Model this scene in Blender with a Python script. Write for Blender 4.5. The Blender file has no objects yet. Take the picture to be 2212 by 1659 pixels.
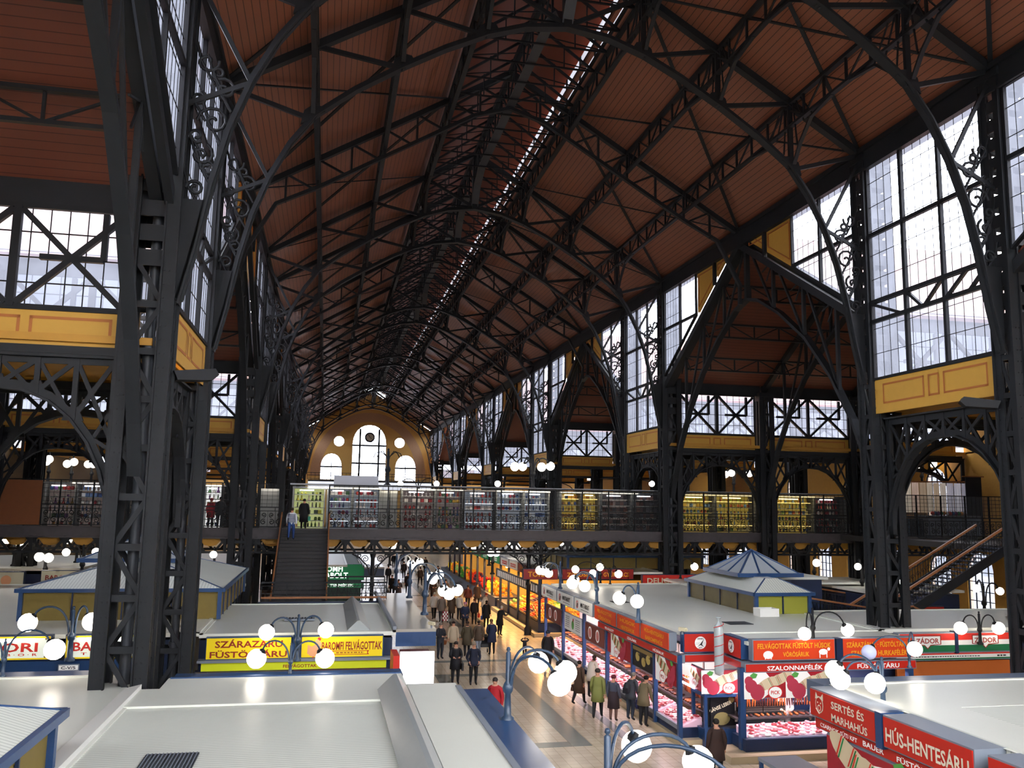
import bpy, math, random
from mathutils import Vector, Matrix, Euler
R = random.Random(7)
SC = bpy.context.scene
COL = SC.collection
PI = math.pi

# ---------------------------------------------------------------- materials
def lin(c):
    if isinstance(c, str):
        c = c.lstrip('#'); c = [int(c[i:i+2], 16)/255 for i in (0, 2, 4)]
    return tuple((x/12.92 if x <= .04045 else ((x+.055)/1.055)**2.4) for x in c) + (1.0,)
_mats = {}
def mat(name, col='#808080', rough=.6, metal=0., emit=None, es=1., noise=0., nscale=4., spec=.4):
    if name in _mats: return _mats[name]
    m = bpy.data.materials.new(name); m.use_nodes = True
    nt = m.node_tree; b = nt.nodes['Principled BSDF']
    c = lin(col)
    b.inputs['Base Color'].default_value = c
    b.inputs['Roughness'].default_value = rough
    b.inputs['Metallic'].default_value = metal
    b.inputs['Specular IOR Level'].default_value = spec
    if emit:
        b.inputs['Emission Color'].default_value = lin(emit)
        b.inputs['Emission Strength'].default_value = es
        if es < 2: m.cycles.emission_sampling = 'NONE'
    if noise:
        t = nt.nodes.new('ShaderNodeTexCoord'); n = nt.nodes.new('ShaderNodeTexNoise')
        n.inputs['Scale'].default_value = nscale; n.inputs['Detail'].default_value = 3
        r = nt.nodes.new('ShaderNodeMapRange')
        r.inputs[3].default_value = 1-noise; r.inputs[4].default_value = 1+noise
        x = nt.nodes.new('ShaderNodeVectorMath'); x.operation = 'SCALE'
        x.inputs[0].default_value = c[:3]
        nt.links.new(t.outputs['Object'], n.inputs['Vector']); nt.links.new(n.outputs['Fac'], r.inputs[0])
        nt.links.new(r.outputs[0], x.inputs['Scale']); nt.links.new(x.outputs[0], b.inputs['Base Color'])
    _mats[name] = m
    return m
def stripe_mat(name, col, dark, axis, period, width=.12, rough=.55, noise=.08, bump=0.):
    """boards / corrugation: thin dark grooves every `period` metres along one world axis"""
    if name in _mats: return _mats[name]
    m = bpy.data.materials.new(name); m.use_nodes = True
    nt = m.node_tree; b = nt.nodes['Principled BSDF']; L = nt.links.new
    b.inputs['Roughness'].default_value = rough; b.inputs['Specular IOR Level'].default_value = .3
    t = nt.nodes.new('ShaderNodeNewGeometry'); s = nt.nodes.new('ShaderNodeSeparateXYZ'); L(t.outputs['Position'], s.inputs[0])
    d = nt.nodes.new('ShaderNodeMath'); d.operation = 'DIVIDE'; L(s.outputs['XYZ'.index(axis)], d.inputs[0]); d.inputs[1].default_value = period
    f = nt.nodes.new('ShaderNodeMath'); f.operation = 'FRACT'; L(d.outputs[0], f.inputs[0])
    g = nt.nodes.new('ShaderNodeMath'); g.operation = 'LESS_THAN'; L(f.outputs[0], g.inputs[0]); g.inputs[1].default_value = width
    n = nt.nodes.new('ShaderNodeTexNoise'); n.inputs['Scale'].default_value = .35; n.inputs['Detail'].default_value = 4; L(t.outputs['Position'], n.inputs['Vector'])
    r = nt.nodes.new('ShaderNodeMapRange'); r.inputs[3].default_value = 1-noise*2; r.inputs[4].default_value = 1+noise*2; L(n.outputs['Fac'], r.inputs[0])
    mx = nt.nodes.new('ShaderNodeMix'); mx.data_type = 'RGBA'; mx.inputs[6].default_value = lin(col); mx.inputs[7].default_value = lin(dark); L(g.outputs[0], mx.inputs[0])
    x = nt.nodes.new('ShaderNodeVectorMath'); x.operation = 'SCALE'; L(mx.outputs[2], x.inputs[0]); L(r.outputs[0], x.inputs['Scale']); L(x.outputs[0], b.inputs['Base Color'])
    _mats[name] = m
    return m

IRON = mat('black_iron_paint', '#1d1f22', .55, .0, spec=.25, noise=.25, nscale=3)
IRON2 = mat('dark_iron_paint', '#191a1d', .6, spec=.25, noise=.2)
GREYIRON = mat('grey_iron_paint', '#32353a', .5, noise=.2)
BLUE = mat('blue_steel_paint', '#274672', .32, noise=.05, spec=.5)
LAMPBLUE = mat('lamp_blue_paint', '#2c4159', .35, spec=.5)
DKBLUE = mat('dark_blue_paint', '#1c2c4a', .4)
GREY = mat('grey_capping', '#7d8590', .4)
YEL = mat('ochre_panel_paint', '#c0923a', .6, noise=.06)
YELDK = mat('ochre_ceiling_paint', '#b5832f', .6, noise=.12)
BRN = mat('brown_line_paint', '#a8642c', .6)
BOARDX = stripe_mat('red_brown_roof_boards', '#87543e', '#4d3022', 'X', .22, .12, .45, .1)
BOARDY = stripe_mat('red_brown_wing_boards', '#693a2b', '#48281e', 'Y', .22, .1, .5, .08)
ROOFX = stripe_mat('ribbed_white_roofing_x', '#e2e5da', '#bbbfb4', 'X', .11, .22, .4, .05)
ROOFY = stripe_mat('ribbed_white_roofing_y', '#e2e5da', '#bbbfb4', 'Y', .11, .22, .4, .05)
ROOFP = mat('pale_roof_sheet', '#dfe1d6', .32, noise=.05, nscale=.6)
ROOFG = mat('grey_ridge_cap', '#9aa0a0', .35, noise=.05)
WHITE = mat('white_paint', '#e6e6e0', .5)
CREAM = mat('cream_paint', '#d8cfae', .6)
PLINTH = mat('tile_plinth', '#b9a888', .4, noise=.06)
WOOD = mat('varnished_handrail_wood', '#9a6238', .4, noise=.1)
REDS = mat('red_sign_board', '#c3281b', .4)
ORS = mat('orange_red_sign_board', '#d9421c', .4)
YELS = mat('yellow_sign_board', '#f2d410', .45, emit='#f2d410', es=.12)
LIMES = mat('lime_sign_board', '#d3dc1c', .45, emit='#d3dc1c', es=.1)
GREENS = mat('green_sign_board', '#0f6a3c', .4, emit='#0f6a3c', es=.4)
GOLDT = mat('gold_lettering', '#eda51f', .5)
REDT = mat('dark_red_lettering', '#9c2a1c', .5)
REDL = mat('bright_red_lettering', '#d8342a', .5)
BLACK = mat('black_lettering', '#16161a', .5)
LITW = mat('lit_white_lettering', '#ffffff', .5, emit='#f2fff4', es=1.6)
WHT = mat('white_lettering', '#f0efe9', .5, emit='#ffffff', es=.1)
BROWNBAND = mat('tan_band', '#8a7240', .5)
MESHW = mat('wire_mesh_ochre', '#7d6a30', .6, noise=.1)
MESHG = mat('yellow_green_glazing', '#8f8f35', .4, emit='#b9bb3e', es=.05)
GLOBE = mat('lit_globe_glass', '#ffffff', .3, emit='#fff3e2', es=9.)
GLOBEOFF = mat('unlit_globe_glass', '#b9bfe0', .15, emit='#b9bfe0', es=.25)
TUBE = mat('fluorescent_tube', '#ffffff', .4, emit='#f1f4ff', es=7.)
TUBEP = mat('pink_white_tube', '#ffffff', .4, emit='#ffd9ee', es=9.)
TUBEY = mat('warm_tube', '#ffffff', .4, emit='#ffd98a', es=7.)
SKIN = mat('skin', '#c99478', .55)

def glass_mat(name, haze, col, tint, es):  # haze: share of self-glow mixed over the clear pane
    m = bpy.data.materials.new(name); m.use_nodes = True; nt = m.node_tree; m.cycles.emission_sampling = 'NONE'
    for n in list(nt.nodes): nt.nodes.remove(n)
    o = nt.nodes.new('ShaderNodeOutputMaterial'); t = nt.nodes.new('ShaderNodeBsdfTransparent'); t.inputs[0].default_value = lin(tint)
    e = nt.nodes.new('ShaderNodeEmission'); e.inputs[0].default_value = lin(col); e.inputs[1].default_value = es
    n = nt.nodes.new('ShaderNodeTexNoise'); n.inputs['Scale'].default_value = .9; n.inputs['Detail'].default_value = 3
    g = nt.nodes.new('ShaderNodeNewGeometry'); nt.links.new(g.outputs['Position'], n.inputs['Vector'])
    r = nt.nodes.new('ShaderNodeMapRange'); r.inputs[3].default_value = haze*.6; r.inputs[4].default_value = haze*1.4
    nt.links.new(n.outputs['Fac'], r.inputs[0])
    mx = nt.nodes.new('ShaderNodeMixShader'); nt.links.new(r.outputs[0], mx.inputs[0])
    nt.links.new(t.outputs[0], mx.inputs[1]); nt.links.new(e.outputs[0], mx.inputs[2]); nt.links.new(mx.outputs[0], o.inputs[0])
    return m
GLASS = glass_mat('daylight_glow_window_glass', .3, '#dfe6ff', '#f2f6ff', 2.2)  # daylight in the panes put in as a glow of the glass
CLEAR = glass_mat('stall_glass', .04, '#ffffff', '#f4f6f8', .5)

# ---------------------------------------------------------------- mesh builder
class MB:
    def __init__(s): s.v = []; s.f = []; s.m = []; s.sm = []
    def add(s, vs, fs, m=0, smooth=False):
        b = len(s.v); s.v += [tuple(v) for v in vs]
        for f in fs: s.f.append([b+i for i in f]); s.m.append(m); s.sm.append(smooth)
    def poly(s, pts, m=0): s.add(pts, [list(range(len(pts)))], m)
    def box(s, c, d, m=0, rz=0.):
        x, y, z = c; a, b, e = d[0]/2, d[1]/2, d[2]/2; co, si = math.cos(rz), math.sin(rz)
        vs = [(x+p*a*co-q*b*si, y+p*a*si+q*b*co, z+r*e) for r in (-1, 1) for q in (-1, 1) for p in (-1, 1)]
        s.add(vs, [(0,2,3,1),(4,5,7,6),(0,1,5,4),(2,6,7,3),(0,4,6,2),(1,3,7,5)], m)
    def bb(s, x0, x1, y0, y1, z0, z1, m=0): s.box(((x0+x1)/2, (y0+y1)/2, (z0+z1)/2), (abs(x1-x0), abs(y1-y0), abs(z1-z0)), m)
    def beam(s, p, q, w, h=None, m=0, up=(0, 0, 1)):
        p, q = Vector(p), Vector(q); h = h or w; d = q-p
        if d.length < 1e-6: return
        d.normalize(); u = Vector(up)
        if abs(d.dot(u)) > .98: u = Vector((0, 1, 0)) if abs(d.y) < .9 else Vector((1, 0, 0))
        r = d.cross(u).normalized(); u = r.cross(d).normalized(); r = r*(w/2); u = u*(h/2)
        s.add([p-r-u, p+r-u, p+r+u, p-r+u, q-r-u, q+r-u, q+r+u, q-r+u],
              [(0,1,2,3),(7,6,5,4),(0,4,5,1),(1,5,6,2),(2,6,7,3),(3,7,4,0)], m)
    def path(s, pts, w, h=None, m=0, up=(0, 0, 1)):
        """continuous bar of rectangular section through pts"""
        h = h or w; pts = [Vector(p) for p in pts]; n = len(pts); vs = []; 
        for i, p in enumerate(pts):
            d = (pts[min(i+1, n-1)]-pts[max(i-1, 0)]).normalized(); u = Vector(up)
            if abs(d.dot(u)) > .995: u = Vector((0, 1, .01))
            r = d.cross(u).normalized(); u = r.cross(d).normalized()
            vs += [p-r*w/2-u*h/2, p+r*w/2-u*h/2, p+r*w/2+u*h/2, p-r*w/2+u*h/2]
        fs = [(0,1,2,3), tuple(4*(n-1)+k for k in (3,2,1,0))]
        for i in range(n-1):
            for k in range(4): a, b = 4*i+k, 4*i+(k+1) % 4; fs.append((a, a+4, b+4, b))
        s.add(vs, fs, m)
    def tube(s, pts, r, n=8, m=0, smooth=True):
        pts = [Vector(p) for p in pts]; N = len(pts); rs = r if isinstance(r, (list, tuple)) else [r]*N
        vs = []; u = None
        for i, p in enumerate(pts):
            d = (pts[min(i+1, N-1)]-pts[max(i-1, 0)])
            d = d.normalized() if d.length > 1e-9 else Vector((0, 0, 1))
            if u is None: u = Vector((1, 0, 0)) if abs(d.x) < .9 else Vector((0, 1, 0))
            u = (u-d*u.dot(d)).normalized(); w = d.cross(u)
            vs += [p+(u*math.cos(2*PI*k/n)+w*math.sin(2*PI*k/n))*rs[i] for k in range(n)]
        fs = []
        for i in range(N-1):
            for k in range(n): a, b = i*n+k, i*n+(k+1) % n; fs.append((a, b, b+n, a+n))
        s.add(vs, fs, m, smooth)
        s.add(vs[:n], [tuple(range(n-1, -1, -1))], m); s.add(vs[-n:], [tuple(range(n))], m)
    def lathe(s, prof, c=(0, 0, 0), n=14, m=0, smooth=True):
        x, y, z = c; vs = [(x+r*math.cos(2*PI*k/n), y+r*math.sin(2*PI*k/n), z+h) for r, h in prof for k in range(n)]
        fs = [(i*n+k, i*n+(k+1) % n, (i+1)*n+(k+1) % n, (i+1)*n+k) for i in range(len(prof)-1) for k in range(n)]
        s.add(vs, fs, m, smooth)
    def ball(s, c, r, n=12, h=8, m=0, sc=(1, 1, 1)):
        vs = []; fs = []
        for i in range(h+1):
            t = PI*i/h
            for k in range(n): vs.append((c[0]+sc[0]*r*math.sin(t)*math.cos(2*PI*k/n), c[1]+sc[1]*r*math.sin(t)*math.sin(2*PI*k/n), c[2]-sc[2]*r*math.cos(t)))
        for i in range(h):
            for k in range(n): fs.append((i*n+k, i*n+(k+1) % n, (i+1)*n+(k+1) % n, (i+1)*n+k))
        s.add(vs, fs, m, True)
    def prism(s, poly, axis, a0, a1, m=0):
        """extrude a 2-D polygon along an axis; 2-D coords are the other two axes in xyz order"""
        def P(u, v, a): return {'X': (a, u, v), 'Y': (u, a, v), 'Z': (u, v, a)}[axis]
        n = len(poly); vs = [P(u, v, a0) for u, v in poly]+[P(u, v, a1) for u, v in poly]
        s.add(vs, [tuple(range(n)), tuple(range(2*n-1, n-1, -1))]+[(i, n+i, n+(i+1) % n, (i+1) % n) for i in range(n)], m)
    def obj(s, name, mats, parent=None, loc=None, rz=0.):
        me = bpy.data.meshes.new(name); me.from_pydata(s.v, [], s.f)
        for m in (mats if isinstance(mats, (list, tuple)) else [mats]): me.materials.append(m)
        me.polygons.foreach_set('material_index', s.m); me.polygons.foreach_set('use_smooth', s.sm); me.update()
        return link(name, me, parent, loc, rz)
def link(name, me, parent=None, loc=None, rz=0.):
    o = bpy.data.objects.new(name, me); COL.objects.link(o)
    if parent is not None: o.parent = parent
    if loc is not None: o.location = loc
    if rz: o.rotation_euler = (0, 0, rz)
    return o
def tag(o, label=None, cat=None, group=None, kind=None):
    if label: o['label'] = label
    if cat: o['category'] = cat
    if group: o['group'] = group
    if kind: o['kind'] = kind
    return o
def empty(name, loc=(0, 0, 0), label=None, cat=None, group=None, kind=None, rz=0.):
    o = link(name, None, None, loc, rz); o.empty_display_size = .1
    return tag(o, label, cat, group, kind)
def dup(o, loc=None, label=None, group=None, rz=None, parent=None):
    """a copy of a thing with copies of its parts and their sub-parts (mesh data shared)"""
    c = o.copy(); COL.objects.link(c)
    if parent is not None: c.parent = parent
    if loc is not None: c.location = loc
    if rz is not None: c.rotation_euler = (0, 0, rz)
    if label: c['label'] = label
    if group: c['group'] = group
    for ch in list(o.children): dup(ch, parent=c)
    return c
def _text(s, body, m, w, h, loc, rot, depth=.006):
    """flat lettering fitted to w x h, centred on loc, added to this mesh; rot is the euler of the sign plane"""
    cu = bpy.data.curves.new('lettering', 'FONT'); cu.body = body; cu.align_x = 'CENTER'; cu.resolution_u = 2; cu.space_line = .85; cu.offset = .022
    t = bpy.data.objects.new('lettering', cu); COL.objects.link(t)
    bpy.context.view_layer.update()
    me = bpy.data.meshes.new_from_object(t.evaluated_get(bpy.context.evaluated_depsgraph_get()))
    bpy.data.objects.remove(t); bpy.data.curves.remove(cu)
    xs = [v.co.x for v in me.vertices]; ys = [v.co.y for v in me.vertices]
    if xs:
        cx, cy = (min(xs)+max(xs))/2, (min(ys)+max(ys))/2; sx, sy = w/max(max(xs)-min(xs), 1e-6), h/max(max(ys)-min(ys), 1e-6)
        T = Matrix.Translation(loc) @ Euler(rot).to_matrix().to_4x4()
        s.add([T @ Vector(((v.co.x-cx)*sx, (v.co.y-cy)*sy, depth)) for v in me.vertices], [tuple(p.vertices) for p in me.polygons], m)
    bpy.data.meshes.remove(me)
MB.text = _text
FRONT = (PI/2, 0, 0)        # sign plane facing -Y
WEST = (PI/2, 0, -PI/2)     # sign plane facing -X
ORD = ['nearest', 'second nearest', 'third nearest', 'fourth nearest', 'fifth nearest', 'sixth nearest', 'seventh nearest', 'eighth nearest', 'ninth nearest', 'tenth nearest', 'eleventh nearest', 'twelfth nearest', 'thirteenth nearest', 'fourteenth nearest']
_count = {}
def num(base):
    _count[base] = _count.get(base, 0)+1
    return f'{base}_{_count[base]}'
# ================================================================= building shell
XC, XR, XL = 8., 20.4, -4.4          # nave axis and column lines
A0, BAY, NAR = 22., 27.45, 6.9       # first column pair, period, narrow bay
Z0 = 28.5                            # ridge height of the rafters
YEND, YBACK = 172., -6.
def zr(s): return Z0-.6*abs(s)
KS = range(-1, 6)
AK = [A0+BAY*k for k in KS]
def S(name, mb, mats, label, parent=None, loc=None):
    return tag(mb.obj(name, mats, parent, loc), label, 'building', kind='structure')

# floor with its tile courses
m = bpy.data.materials.new('beige_floor_tiles'); m.use_nodes = True
nt = m.node_tree; b = nt.nodes['Principled BSDF']; b.inputs['Roughness'].default_value = .22
g = nt.nodes.new('ShaderNodeNewGeometry'); br = nt.nodes.new('ShaderNodeTexBrick'); br.offset = .0
br.inputs['Scale'].default_value = 1.; br.inputs['Brick Width'].default_value = .33; br.inputs['Row Height'].default_value = .33
br.inputs['Mortar Size'].default_value = .009
br.inputs['Color1'].default_value = lin('#d3c4ab'); br.inputs['Color2'].default_value = lin('#c8b89f'); br.inputs['Mortar'].default_value = lin('#a8997f')
nt.links.new(g.outputs['Position'], br.inputs['Vector']); nt.links.new(br.outputs['Color'], b.inputs['Base Color'])
TILE = m
q = MB(); q.bb(-25.5, 41.5, -8, 176, -.2, 0); S('floor', q, TILE, 'beige tiled market floor')
BAND = mat('grey_green_tile_band', '#777c76', .25, noise=.08)
q = MB()
for y0 in (6.5, 27.2, 49, 71, 93):
    for x0, x1 in ((7.9, 8.55), (9.75, 10.1), (5.0, 5.6)): q.bb(x0, x1, y0, y0+11.8, .002, .006)
    q.bb(6.2, 7.89, y0, y0+.55, .002, .006); q.bb(5.61, 7.89, y0+11.3, y0+11.79, .002, .006)
    q.bb(4.4, 10.6, y0+14.6, y0+15.1, .002, .006)
tag(q.obj('floor_border', BAND), 'grey green tile bands laid in the aisle floor', 'floor', kind='structure')

# nave roof, monitor, cross wings, low roofs
def slab(mb, a, b, c, d, t, m=0):
    """thin slab under the quad a b c d"""
    up = Vector((0, 0, t)); P = [Vector(p) for p in (a, b, c, d)]
    mb.add(P+[p+up for p in P], [(3,2,1,0),(4,5,6,7),(0,1,5,4),(1,2,6,5),(2,3,7,6),(3,0,4,7)], m)
for sgn, nm in ((-1, 'left'), (1, 'right')):
    q = MB(); a, c = XC+sgn*2.6, XC+sgn*13.
    slab(q, (a, YBACK, zr(2.6)+.35), (c, YBACK, zr(13)+.35), (c, YEND, zr(13)+.35), (a, YEND, zr(2.6)+.35), .15)
    S('ceiling_'+nm, q, BOARDX, f'{nm} slope of the red-brown boarded nave roof')
q = MB()
for sgn in (-1, 1):
    a = XC+sgn*3.3
    slab(q, (XC, YBACK, 30.), (a, YBACK, 30-.6*3.3), (a, YEND, 30-.6*3.3), (XC, YEND, 30.), .15)
S('ceiling_ridge', q, mat('dark_ridge_boards', '#6f3a28', .5), 'raised boarded ridge of the nave roof')
for sgn, nm in ((-1, 'left'), (1, 'right')):
    q = MB(); x = XC+sgn*2.75
    q.poly([(x, YBACK, 27.0), (x, YEND, 27.0), (x, YEND, 28.2), (x, YBACK, 28.2)])
    w = S(num('window'), q, glass_mat('ridge_light_glass_'+nm, .8, '#e4e8f6', '#ffffff', 1.2), f'long narrow skylight strip along the {nm} side of the ridge')  # daylight put into the strip as its own glow
    q = MB(); y = YBACK+1
    while y < YEND: q.bb(x-.05, x+.05, y-.09, y+.09, 26.95, 28.2); y += 2.3
    q.bb(x-.06, x+.06, YBACK, YEND, 26.9, 27.02); q.bb(x-.05, x+.05, YBACK, YEND, 27.55, 27.75)
    q.obj('frame', IRON, w)
WX = {-1: (-4.25, -25.2), 1: (20.25, 41.2)}
for i, k in enumerate(KS):
    yb, ya = A0+BAY*k+NAR, A0+BAY*(k+1); ym = (ya+yb)/2; hw = (ya-yb)/2; zl = 21-.6*hw
    for sgn, nm in ((-1, 'left'), (1, 'right')):
        x0, x1 = WX[sgn]
        if k == 5: ya2 = YEND
        else: ya2 = ya
        q = MB()
        slab(q, (x0, ym, 21.15), (x0, yb-.3, zl-.03), (x1, yb-.3, zl-.03), (x1, ym, 21.15), .15)
        slab(q, (x0, ym, 21.15), (x0, ya2+.3, 21.15-.6*(ya2+.3-ym)), (x1, ya2+.3, 21.15-.6*(ya2+.3-ym)), (x1, ym, 21.15), .15)
        S(f'ceiling_{nm}_wing', q, BOARDY, f'{ORD[i]} boarded gable roof of the {nm} hand cross wing')
        q = MB(); q.bb(x0, x1, yb-NAR-.2, yb+.2, 11.12, 11.3)
        S(f'ceiling_{nm}_low', q, YELDK, f'{ORD[i]} low ochre ceiling between the {nm} hand wings')
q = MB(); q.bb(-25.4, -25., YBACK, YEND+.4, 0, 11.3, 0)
S('wall_left', q, mat('shade_toned_ochre_wall', '#5f4a26', .7, noise=.1), 'ochre outer wall on the far left side')  # dimness of this side put into a darker ochre
# outer right wall with arched windows on the ground floor and gallery level
def arch_pts(y, w, z0, z1, n=8):
    """pointed/round arch outline in (y,z): width w, sill z0, crown z1"""
    r = w/2; zs = z1-r
    return [(y-r, z0), (y+r, z0)]+[(y+r*math.cos(t*PI/n), zs+r*math.sin(t*PI/n)) for t in range(n+1)]
def wall_with_holes(mb, outline, holes, axis, a0, a1, m=0):
    """extruded wall with openings, triangulated through bpy's polygon tessellator"""
    from mathutils.geometry import tessellate_polygon
    loops = [outline]+holes; flat = [p for l in loops for p in l]
    tris = tessellate_polygon([[Vector((p[0], p[1], 0)) for p in l] for l in loops])
    def P(u, v, a): return {'X': (a, u, v), 'Y': (u, a, v)}[axis]
    n = len(flat); mb.add([P(u, v, a0) for u, v in flat]+[P(u, v, a1) for u, v in flat],
        [tuple(t) for t in tris]+[tuple(n+i for i in t[::-1]) for t in tris], m)
    b = 0
    for l in loops:
        k = len(l); vs = [P(u, v, a0) for u, v in l]+[P(u, v, a1) for u, v in l]
        mb.add(vs, [(i, (i+1) % k, k+(i+1) % k, k+i) for i in range(k)], m)
OW = [52.3, 56.8, 62.0, 66.3, 71.0, 75.6, 80.2, 85, 90]
holes = [arch_pts(y, 2.1, 1.2, 4.6) for y in OW]+[arch_pts(y, 2.1, 6.8, 10.4) for y in (25.5, 31, 36, 52.3, 62, 71)]+[arch_pts(48.6, 2.3, 1.2, 4.9), arch_pts(44.2, 2.3, 1.2, 4.9)]
q = MB(); wall_with_holes(q, [(YBACK, 0), (YEND, 0), (YEND, 11.3), (YBACK, 11.3)], holes, 'X', 41., 41.4)
S('wall_right', q, YELDK, 'ochre outer wall with arched windows on the right side')
for h in holes:
    ys = [p[0] for p in h]; zs = [p[1] for p in h]; y0, y1, z0, z1 = min(ys), max(ys), min(zs), max(zs)
    q = MB(); q.poly([(41.2, u, v) for u, v in h])
    w = S(num('window'), q, GLASS, f'arched ground-floor window in the right outer wall, {y0:.0f} metres down the hall' if z1 < 6 else f'arched upper window in the right outer wall, {y0:.0f} metres down the hall')
    q = MB()
    for j in range(1, 4): y = y0+(y1-y0)*j/4; q.beam((41.15, y, z0), (41.15, y, z1-(.1 if j == 2 else .35)), .06)
    z = z0+.6
    while z < z1-.4: q.beam((41.15, y0, z), (41.15, y1, z), .05); z += .6
    q.path([(41.12, u, v) for u, v in h+h[:1]], .1, .1, up=(1, 0, 0)); q.obj('frame', IRON2, w)
for sgn, nm in ((-1, 'left'), (1, 'right')):         # high gable ends of the wings
    q = MB(); xa = -25.2 if sgn < 0 else 41.0
    for k in KS:
        yb, ya = A0+BAY*k+NAR, A0+BAY*(k+1); ym = (ya+yb)/2
        q.prism([(yb, 11.2), (ya, 11.2), (ya, 14.8), (ym, 21.1), (yb, 14.8)], 'X', xa, xa+.3)
    S(f'wall_{nm}_gables', q, YELDK, f'gabled upper end walls of the {nm} hand wings')
# back wall behind the viewpoint, three tall openings
q = MB(); holes = [[(x-3, 8), (x+3, 8), (x+3, 20), (x-3, 20)] for x in (0, 8, 16)]
wall_with_holes(q, [(-25.4, 0), (41.4, 0), (41.4, 14), (22, 14), (21.2, 21), (XC, 29.9), (-5.2, 21), (-6, 14), (-25.4, 14)], holes, 'Y', YBACK-.4, YBACK)
S('wall_back', q, YELDK, 'ochre wall behind the viewpoint')
# end wall: great pointed window, two side lancets, two roundels, painted arch band
def gothic(x, w, z0, zs, z1, n=6):
    r = w/2; k = (z1-zs)
    L = [(x+r*math.cos(t*PI/2/n)**.9, zs+k*math.sin(t*PI/2/n)**1.0) for t in range(n+1)]
    return [(x-r, z0), (x+r, z0)]+L+[(2*x-p[0], p[1]) for p in L[-2::-1]]
circ = lambda x, z, r: [(x+r*math.cos(t*PI/9), z+r*math.sin(t*PI/9)) for t in range(18)]
ends = [('great pointed window in the end wall', gothic(8, 6.6, 11.5, 18.6, 22.4)), ('left lancet window in the end wall', gothic(.8, 4.1, 11.5, 13.9, 16.6)),
        ('right lancet window in the end wall', gothic(15.2, 4.1, 11.5, 13.9, 16.6)), ('left round window in the end wall', circ(2.1, 19., 1.05)), ('right round window in the end wall', circ(13.9, 19., 1.05))]
q = MB(); wall_with_holes(q, [(-25, 0), (41, 0), (41, 14), (21, 14), (21, 20.9), (XC, 29.2), (-5, 20.9), (-5, 14), (-25, 14)], [e[1] for e in ends], 'Y', YEND, YEND+.5)
S('wall_end', q, mat('ochre_end_wall', '#b8914e', .6, noise=.08), 'ochre end wall of the hall')
for lab, h in ends:
    q = MB(); q.poly([(u, YEND+.3, v) for u, v in h]); w = S(num('window'), q, GLASS, lab)
    xs = [p[0] for p in h]; zs = [p[1] for p in h]; x0, x1, z0, z1 = min(xs), max(xs), min(zs), max(zs); q = MB()
    if x1-x0 > 5:
        for x in (6.15, 9.85): q.beam((x, YEND+.2, z0), (x, YEND+.2, 21.6), .34)
        for z in (18.3, 14.8): q.beam((x0, YEND+.2, z), (x1, YEND+.2, z), .32)
    elif x1-x0 > 3: q.beam((x0, YEND+.2, 14), (x1, YEND+.2, 14), .3); q.beam(((x0+x1)/2, YEND+.2, z0), ((x0+x1)/2, YEND+.2, 16), .14)
    q.path([(u, YEND+.2, v) for u, v in h+h[:1]], .12, .12, up=(0, 1, 0)); q.obj('frame', IRON2, w)
q = MB(); o = []; i_ = []
for t in range(0, 25):
    a = PI*t/24; o.append((XC+11.2*math.cos(a), YEND-.03, 12.2+12.6*math.sin(a))); i_.append((XC+9.4*math.cos(a), YEND-.03, 12.2+10.8*math.sin(a)))
q.add(o+i_, [(t, t+1, 26+t, 25+t) for t in range(24)])
S(num('trim'), q, mat('mauve_painted_arch', '#a07f62', .7, noise=.15), 'mauve painted arch band on the end wall')
t = empty('wall_clock', (8, YEND-.25, 19.9), 'round dark wall clock hung inside the great end window', 'clock')
q = MB(); q.lathe([(0, 0), (.95, 0), (1., .1), (.95, .2), (0, .2)], n=24); o = q.obj('case', IRON2, t); o.rotation_euler = (PI/2, 0, 0)
q = MB(); q.lathe([(0, .21), (.7, .21)], n=24); o = q.obj('dial', mat('clock_dial', '#a9a79b', .5), t); o.rotation_euler = (PI/2, 0, 0)
q = MB(); q.beam((0, -.24, 0), (-.28, -.24, .5), .1); q.beam((0, -.24, 0), (.4, -.24, -.35), .08); q.obj('hands', BLACK, t)
q = MB(); q.bb(-3.4, 20.2, YEND-3.2, YEND-3, 11.05, 11.35); q.bb(-3.4, 20.2, YEND-3, YEND, 11.05, 11.15); S('balcony', q, IRON, 'balcony across the end wall')
t = empty('balcony_railing', (8, YEND-3.1, 11.3), 'dark railing along the end wall balcony', 'railing')
q = MB()
for z in (.25, .9, 1.4): q.beam((-11.6, 0, z), (12.4, 0, z), .09)
q.obj('rail', IRON2, t); q = MB()
for j in range(34): q.beam((-11.6+j*24/33, 0, 0), (-11.6+j*24/33, 0, 1.4), .06)
q.obj('baluster', IRON2, t)
q = MB(); q.bb(-3.4, 20.2, YEND-3.0, YEND-2.9, 9.6, 11.05); S(num('window'), q, glass_mat('milk_glass', .8, '#eef2ff', '#ffffff', 1.1), 'milky glazed band under the end balcony')

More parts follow.
